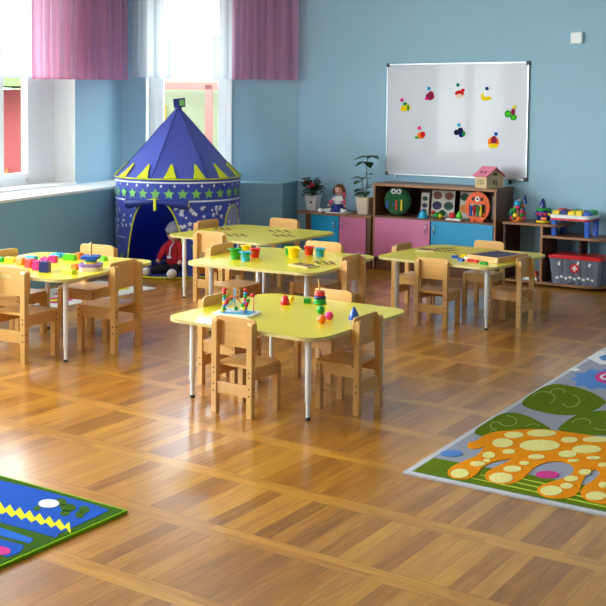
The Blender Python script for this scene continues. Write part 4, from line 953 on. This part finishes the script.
# ------------------------------------------------------------------ rugs
def flat(b, pts, z, m_):
    """thin raised pile shape from plan points"""
    from mathutils.geometry import tessellate_polygon
    tri = tessellate_polygon([[Vector((p[0], p[1], 0)) for p in pts]])
    n = len(pts); area = sum(pts[i][0]*pts[(i+1) % n][1]-pts[(i+1) % n][0]*pts[i][1] for i in range(n))
    vs = [(p[0], p[1], z) for p in pts]+[(p[0], p[1], 0.004) for p in pts]
    fs = []
    for a, c, d in tri:
        u = (Vector(pts[c])-Vector(pts[a])); w = (Vector(pts[d])-Vector(pts[a])); fs.append((a, c, d) if u.x*w.y-u.y*w.x > 0 else (a, d, c))
    b.add(vs, fs, m_); b.add(vs, [(i, (i+1) % n, n+(i+1) % n, n+i) if area < 0 else (n+i, n+(i+1) % n, (i+1) % n, i) for i in range(n)], m_)
def smoothp(pts, it=2):
    for _ in range(it):
        q = []
        for i in range(len(pts)):
            a, c = Vector(pts[i]), Vector(pts[(i+1) % len(pts)]); q += [tuple(a*.75+c*.25), tuple(a*.25+c*.75)]
        pts = q
    return pts
ZR = .012
r_grey = rug_mat('rug_grey', (150, 156, 172)); r_edge = rug_mat('rug_edge', (196, 196, 202)); r_green = rug_mat('rug_green', (92, 116, 12)); r_or = rug_mat('rug_orange', (252, 140, 8)); r_cr = rug_mat('rug_cream', (255, 226, 142)); r_bl = rug_mat('rug_blue', (90, 136, 204)); r_pk = rug_mat('rug_pink', (206, 60, 140)); r_wh = rug_mat('rug_white', (236, 236, 236)); r_lg = rug_mat('rug_lime', (190, 206, 60))
def crug(pts, z=ZR): return [tuple(at(396+x/2.886, 340+y/2.886, z))[:2] for x, y in pts]
b = MB(); c0 = at(402.5, 474.3, 0); dx = Vector((1, .012, 0)).normalized(); dy = Vector((-.03, 1, 0)).normalized()
def rp_(a, c, z): q = c0+dx*a+dy*c; return (q.x, q.y)
b.prism([rp_(0, 0, 0), rp_(2.3, 0, 0), rp_(2.3, 3.9, 0), rp_(0, 3.9, 0)], .001, .010, r_edge)
b.prism([rp_(.03, .03, 0), rp_(2.27, .03, 0), rp_(2.27, 3.87, 0), rp_(.03, 3.87, 0)], .009, .011, r_grey)
Z1 = .0125; Z2 = .0145; Z3 = .0165
gz = [rp_(.05, .05, 0), rp_(2.25, .05, 0)]
flat(b, [rp_(.035, .035, 0), rp_(2.26, .035, 0), rp_(2.26, .50, 0), rp_(1.5, .44, 0), rp_(1.1, .36, 0), rp_(.75, .30, 0), rp_(.5, .29, 0), rp_(.25, .27, 0), rp_(.035, .26, 0)], Z1, r_green)
for k in range(3):
    y0 = .05+.06*k; flat(b, smoothp([rp_(.1+.12*k, y0+.05, 0), rp_(.6, y0+.035, 0), rp_(1.3, y0+.02, 0), rp_(2.2, y0+.03, 0), rp_(2.2, y0+.045, 0), rp_(1.3, y0+.032, 0), rp_(.6, y0+.05, 0)], 1), Z1+.0008, r_lg)
for L in ([(358, 180), (395, 152), (445, 125), (500, 130), (560, 148), (604, 172), (606, 185), (550, 214), (480, 218), (420, 208), (375, 195)],
          [(218, 266), (262, 236), (310, 208), (365, 212), (420, 238), (458, 264), (400, 272), (300, 266), (250, 280)],
          [(458, 262), (485, 238), (530, 210), (620, 200), (720, 235), (760, 270), (640, 275), (540, 274)],
          [(606, 175), (660, 130), (740, 110), (820, 140), (800, 190), (700, 205), (640, 200)]):
    flat(b, smoothp(crug(L), 2), Z1, r_green)
for L in ([(204, 305), (210, 296), (232, 292), (252, 276), (285, 265), (330, 262), (340, 280), (300, 284), (268, 300), (242, 314), (214, 316)],):
    flat(b, smoothp(crug(L), 2), Z2-.0006, r_or)
GIR = [(276, 270), (340, 260), (420, 257), (500, 267), (580, 279), (680, 296), (760, 300), (800, 330), (800, 400), (700, 460), (640, 478), (590, 474), (548, 464), (529, 444), (540, 424), (572, 404), (592, 384), (575, 372), (552, 386), (536, 410), (530, 436), (515, 453), (465, 461), (420, 452), (403, 434), (418, 420), (470, 404), (506, 390), (516, 374), (505, 358), (470, 350), (430, 354), (398, 368), (380, 388), (358, 408), (322, 419), (276, 414), (253, 397), (262, 380), (300, 362), (340, 342), (310, 346), (268, 356), (245, 372), (230, 392), (205, 404), (165, 402), (146, 386), (154, 370), (190, 352), (232, 336), (254, 314), (262, 290)]
flat(b, smoothp(crug(GIR), 2), Z2, r_or)
for cx, cy, rx, ry in [(340, 276, 28, 9), (420, 271, 42, 10), (308, 299, 30, 13), (415, 306, 58, 16), (500, 290, 24, 8), (578, 289, 40, 8), (550, 317, 42, 12), (325, 324, 18, 7), (405, 339, 24, 7), (268, 334, 18, 9), (495, 331, 26, 10), (235, 359, 22, 7), (262, 350, 10, 4), (335, 374, 26, 9), (370, 357, 14, 6), (184, 387, 26, 13), (303, 400, 34, 15), (505, 402, 20, 8), (545, 383, 18, 8), (448, 437, 32, 14), (492, 423, 18, 8), (577, 452, 30, 12), (597, 420, 12, 8), (512, 350, 16, 4), (570, 342, 20, 5), (597, 362, 14, 6), (640, 330, 30, 12), (690, 340, 28, 12), (650, 390, 30, 14), (720, 400, 30, 16)]:
    flat(b, crug(ell(cx, cy, rx, ry, 22)), Z3, r_cr)
flat(b, crug(ell(160, 328, 33, 9)), Z2, r_bl); flat(b, crug(ell(437, 389, 34, 11)), Z1+.0012, r_pk)
fl = [((600+(104 if i % 2 else 76)*math.cos(t)), 113+(34 if i % 2 else 24)*math.sin(t)) for i, t in enumerate([2*math.pi*i/22 for i in range(22)])]
flat(b, smoothp(crug(fl), 1), Z1, r_bl); flat(b, crug(ell(610, 108, 36, 17)), Z2, r_pk); flat(b, crug(ell(610, 108, 22, 9)), Z3-.001, r_wh); flat(b, crug(ell(610, 108, 14, 5)), Z3, r_pk)
flat(b, crug([(553, 52), (585, 32), (640, 28), (665, 45), (640, 68), (590, 70)]), Z1, r_wh); flat(b, crug([(585, 50), (606, 42), (630, 46), (615, 58), (595, 60)]), Z2, r_bl)
flat(b, crug([(500, 84), (518, 80), (532, 86), (515, 90)]), Z1, r_wh)
r_pale = rug_mat('rug_pale_curl', (150, 166, 90))
def curl(cx, cy, rx, ry, a0, a1):
    n = 16; o_ = []; i_ = []
    for k in range(n+1):
        t_ = R(a0+(a1-a0)*k/n); g = 1-.35*k/n; o_.append((cx+rx*g*math.cos(t_), cy+ry*g*math.sin(t_))); i_.append((cx+(rx*g-3)*math.cos(t_), cy+(ry*g-1.6)*math.sin(t_)))
    flat(b, crug(o_+i_[::-1]), Z1+.0008, r_pale)
for q_ in ((430, 170, 40, 24, 200, 420), (500, 178, 34, 22, -80, 160), (470, 150, 26, 12, 160, 380), (320, 236, 34, 18, -90, 170), (290, 246, 22, 14, 90, 320), (400, 250, 24, 10, 180, 350), (540, 240, 34, 16, 180, 380), (590, 250, 30, 14, -60, 160)): curl(*q_)
o = b.build('giraffe_rug'); tag(o, 'grey and green children\'s rug with an orange giraffe at the right', 'rug')
# left rug
def lrug(pts, z=ZR): return [tuple(at(x/4.04, 460+y/4.04, z))[:2] for x, y in pts]
r_dg = rug_mat('rug_dark_green', (54, 92, 10)); r_b2 = rug_mat('rug_deep_blue', (30, 80, 176)); r_y = rug_mat('rug_yellow', (236, 224, 40)); r_b3 = rug_mat('rug_mid_blue', (40, 100, 196))
r_rim = rug_mat('rug_lime_rim', (120, 170, 20))
b = MB(); c0 = at(127.5, 513.5, 0); dx = Vector((-1, -.01, 0)); dy = Vector((0, -1, 0))
def q2(a, c): v = c0+dx*a+dy*c; return (v.x, v.y)
b.prism([q2(0, 0), q2(2.4, 0), q2(2.4, 1.7), q2(0, 1.7)], .001, .014, r_rim)
b.prism([q2(.012, .012), q2(2.39, .012), q2(2.39, 1.69), q2(.012, 1.69)], .013, .016, r_dg)
z1, z2, z3 = .0175, .0185, .0195
def LR(p, zz, m_, s=0): flat(b, smoothp(lrug(p, zz), s) if s else lrug(p, zz), zz, m_)
LR([(-420, -10), (0, 82), (200, 130), (380, 180), (440, 202), (400, 222), (330, 255), (240, 295), (225, 312), (-20, 245), (-420, 130)], z1, r_b2)
LR([(-420, 170), (0, 272), (135, 318), (120, 336), (0, 305), (-420, 200)], z1, r_b3)
LR([(-420, 215), (0, 318), (98, 345), (80, 372), (30, 392), (0, 380), (-420, 290)], z1, r_b2)
zig = []
for k in range(16): zig += [(-300+k*38, 105+k*10.6-8), (-300+k*38+16, 105+k*10.6+18-26)]
top = [(-300+k*20, 95+k*5.8+(-14 if k % 2 else 10)) for k in range(30)]; bot = [(-300+k*20+6, 128+k*5.4+(10 if k % 2 else -6)) for k in range(29, -1, -1)]
LR(top+bot, z2, r_y)
LR(ell(197, 175, 42, 17), z2+.001, r_wh)
LR(ell(245, 170, 24, 16), z2, r_dg); LR(ell(275, 192, 32, 16), z2, r_dg); LR(ell(262, 214, 20, 12), z2, r_dg); LR(ell(340, 200, 22, 15), z2, r_dg); LR(ell(322, 220, 18, 14), z2, r_dg); LR(ell(150, 195, 14, 10), z2, r_dg)
LR([(-20, 345), (20, 350), (45, 362), (38, 378), (10, 384), (-30, 376)], z2, r_pk, 1)
o = b.build('garden_rug'); tag(o, 'green bordered blue rug with yellow zigzag at the lower left', 'rug')
# pale rug behind the left table
b = MB(); c0 = at(156, 289, 0); q3 = lambda a, c: (c0.x-a*.72, c0.y-c)
b.prism([q3(0, 0), q3(1.0, 0), q3(1.0, 1.9), q3(0, 1.9)], .001, .010, r_wh)
def flr(cx, cy, r_, m1, m2):
    flat(b, smoothp([q3(cx+x, cy+y) for x, y in star(0, 0, r_, .7, 6)], 2), .0115, m1); flat(b, [q3(cx+x, cy+y) for x, y in ell(0, 0, r_*.35, r_*.35)], .0125, m2)
for cx, cy, r_, m1, m2 in ((.35, .25, .16, r_y, r_or), (.35, 1.0, .2, r_pk, r_y), (.8, .45, .14, r_bl, r_y), (.8, 1.25, .15, r_pk, r_or), (.3, 1.55, .17, r_bl, r_y)): flr(cx, cy, r_, m1, m2)
for k in range(9): flat(b, [q3(.62, .1+.2*k), q3(.7, .1+.2*k), q3(.7, .2+.2*k), q3(.62, .2+.2*k)], .0115, (r_pk, r_b3, r_y)[k % 3])
o = b.build('flower_rug'); tag(o, 'white rug with pink, yellow and blue flowers under the left table', 'rug')

# ------------------------------------------------------------------ light
w = bpy.data.worlds.new('world'); scn.world = w; w.use_nodes = True; nt = w.node_tree; bg = nt.nodes['Background']
tc = nt.nodes.new('ShaderNodeTexCoord'); sx = nt.nodes.new('ShaderNodeSeparateXYZ'); cr = nt.nodes.new('ShaderNodeValToRGB')
nt.links.new(tc.outputs['Generated'], sx.inputs[0]); nt.links.new(sx.outputs['Z'], cr.inputs[0]); nt.links.new(cr.outputs[0], bg.inputs[0])
cr.color_ramp.elements[0].color = (.9, .93, .92, 1); cr.color_ramp.elements[0].position = .0; cr.color_ramp.elements[1].color = (.74, .86, 1, 1); cr.color_ramp.elements[1].position = .6
bg.inputs[1].default_value = 13.0
def area(name, loc, rot_dir, sx_, sy_, power, col=(1, 1, 1), portal=False):
    l = bpy.data.lights.new(name, 'AREA'); l.shape = 'RECTANGLE'; l.size = sx_; l.size_y = sy_; l.energy = power; l.color = col
    o = bpy.data.objects.new(name, l); COL.objects.link(o); o.location = loc
    o.rotation_euler = Vector(rot_dir).to_track_quat('-Z', 'Y').to_euler()
    if portal: l.cycles.is_portal = True
    return o
def wcen(o, d, out, a, c, off): v = o+d*((a+c)/2)+out*off; return (v.x, v.y, 1.96)
for i, (a, c, z0, z1) in enumerate(W1O):
    area('window_portal', wcen(C12, D1, OUT1, a, c, .36), (-OUT1.x, -OUT1.y, 0), c-a, z1-z0, 1, portal=True)
    if i: area('window_fill', wcen(C12, D1, OUT1, a, c, .5), (-OUT1.x, -OUT1.y, -.25), c-a, z1-z0, 190, (.93, .97, 1))  # fill lamps added outside the unseen windows, boosting the daylight
area('window_portal', wcen(C23, D2, OUT2, W2O[0][0], W2O[0][1], .36), (-OUT2.x, -OUT2.y, 0), W2O[0][1]-W2O[0][0], 2.2, 1, portal=True)
# soft fill lights added under the ceiling, out of frame
for x, y in ((-4.5, 2.0), (-4.5, 6.0)):
    area('ceiling_fill', (x, y, ZC-.03), (0, 0, -1), 1.2, .6, 14, (1, .96, .9))
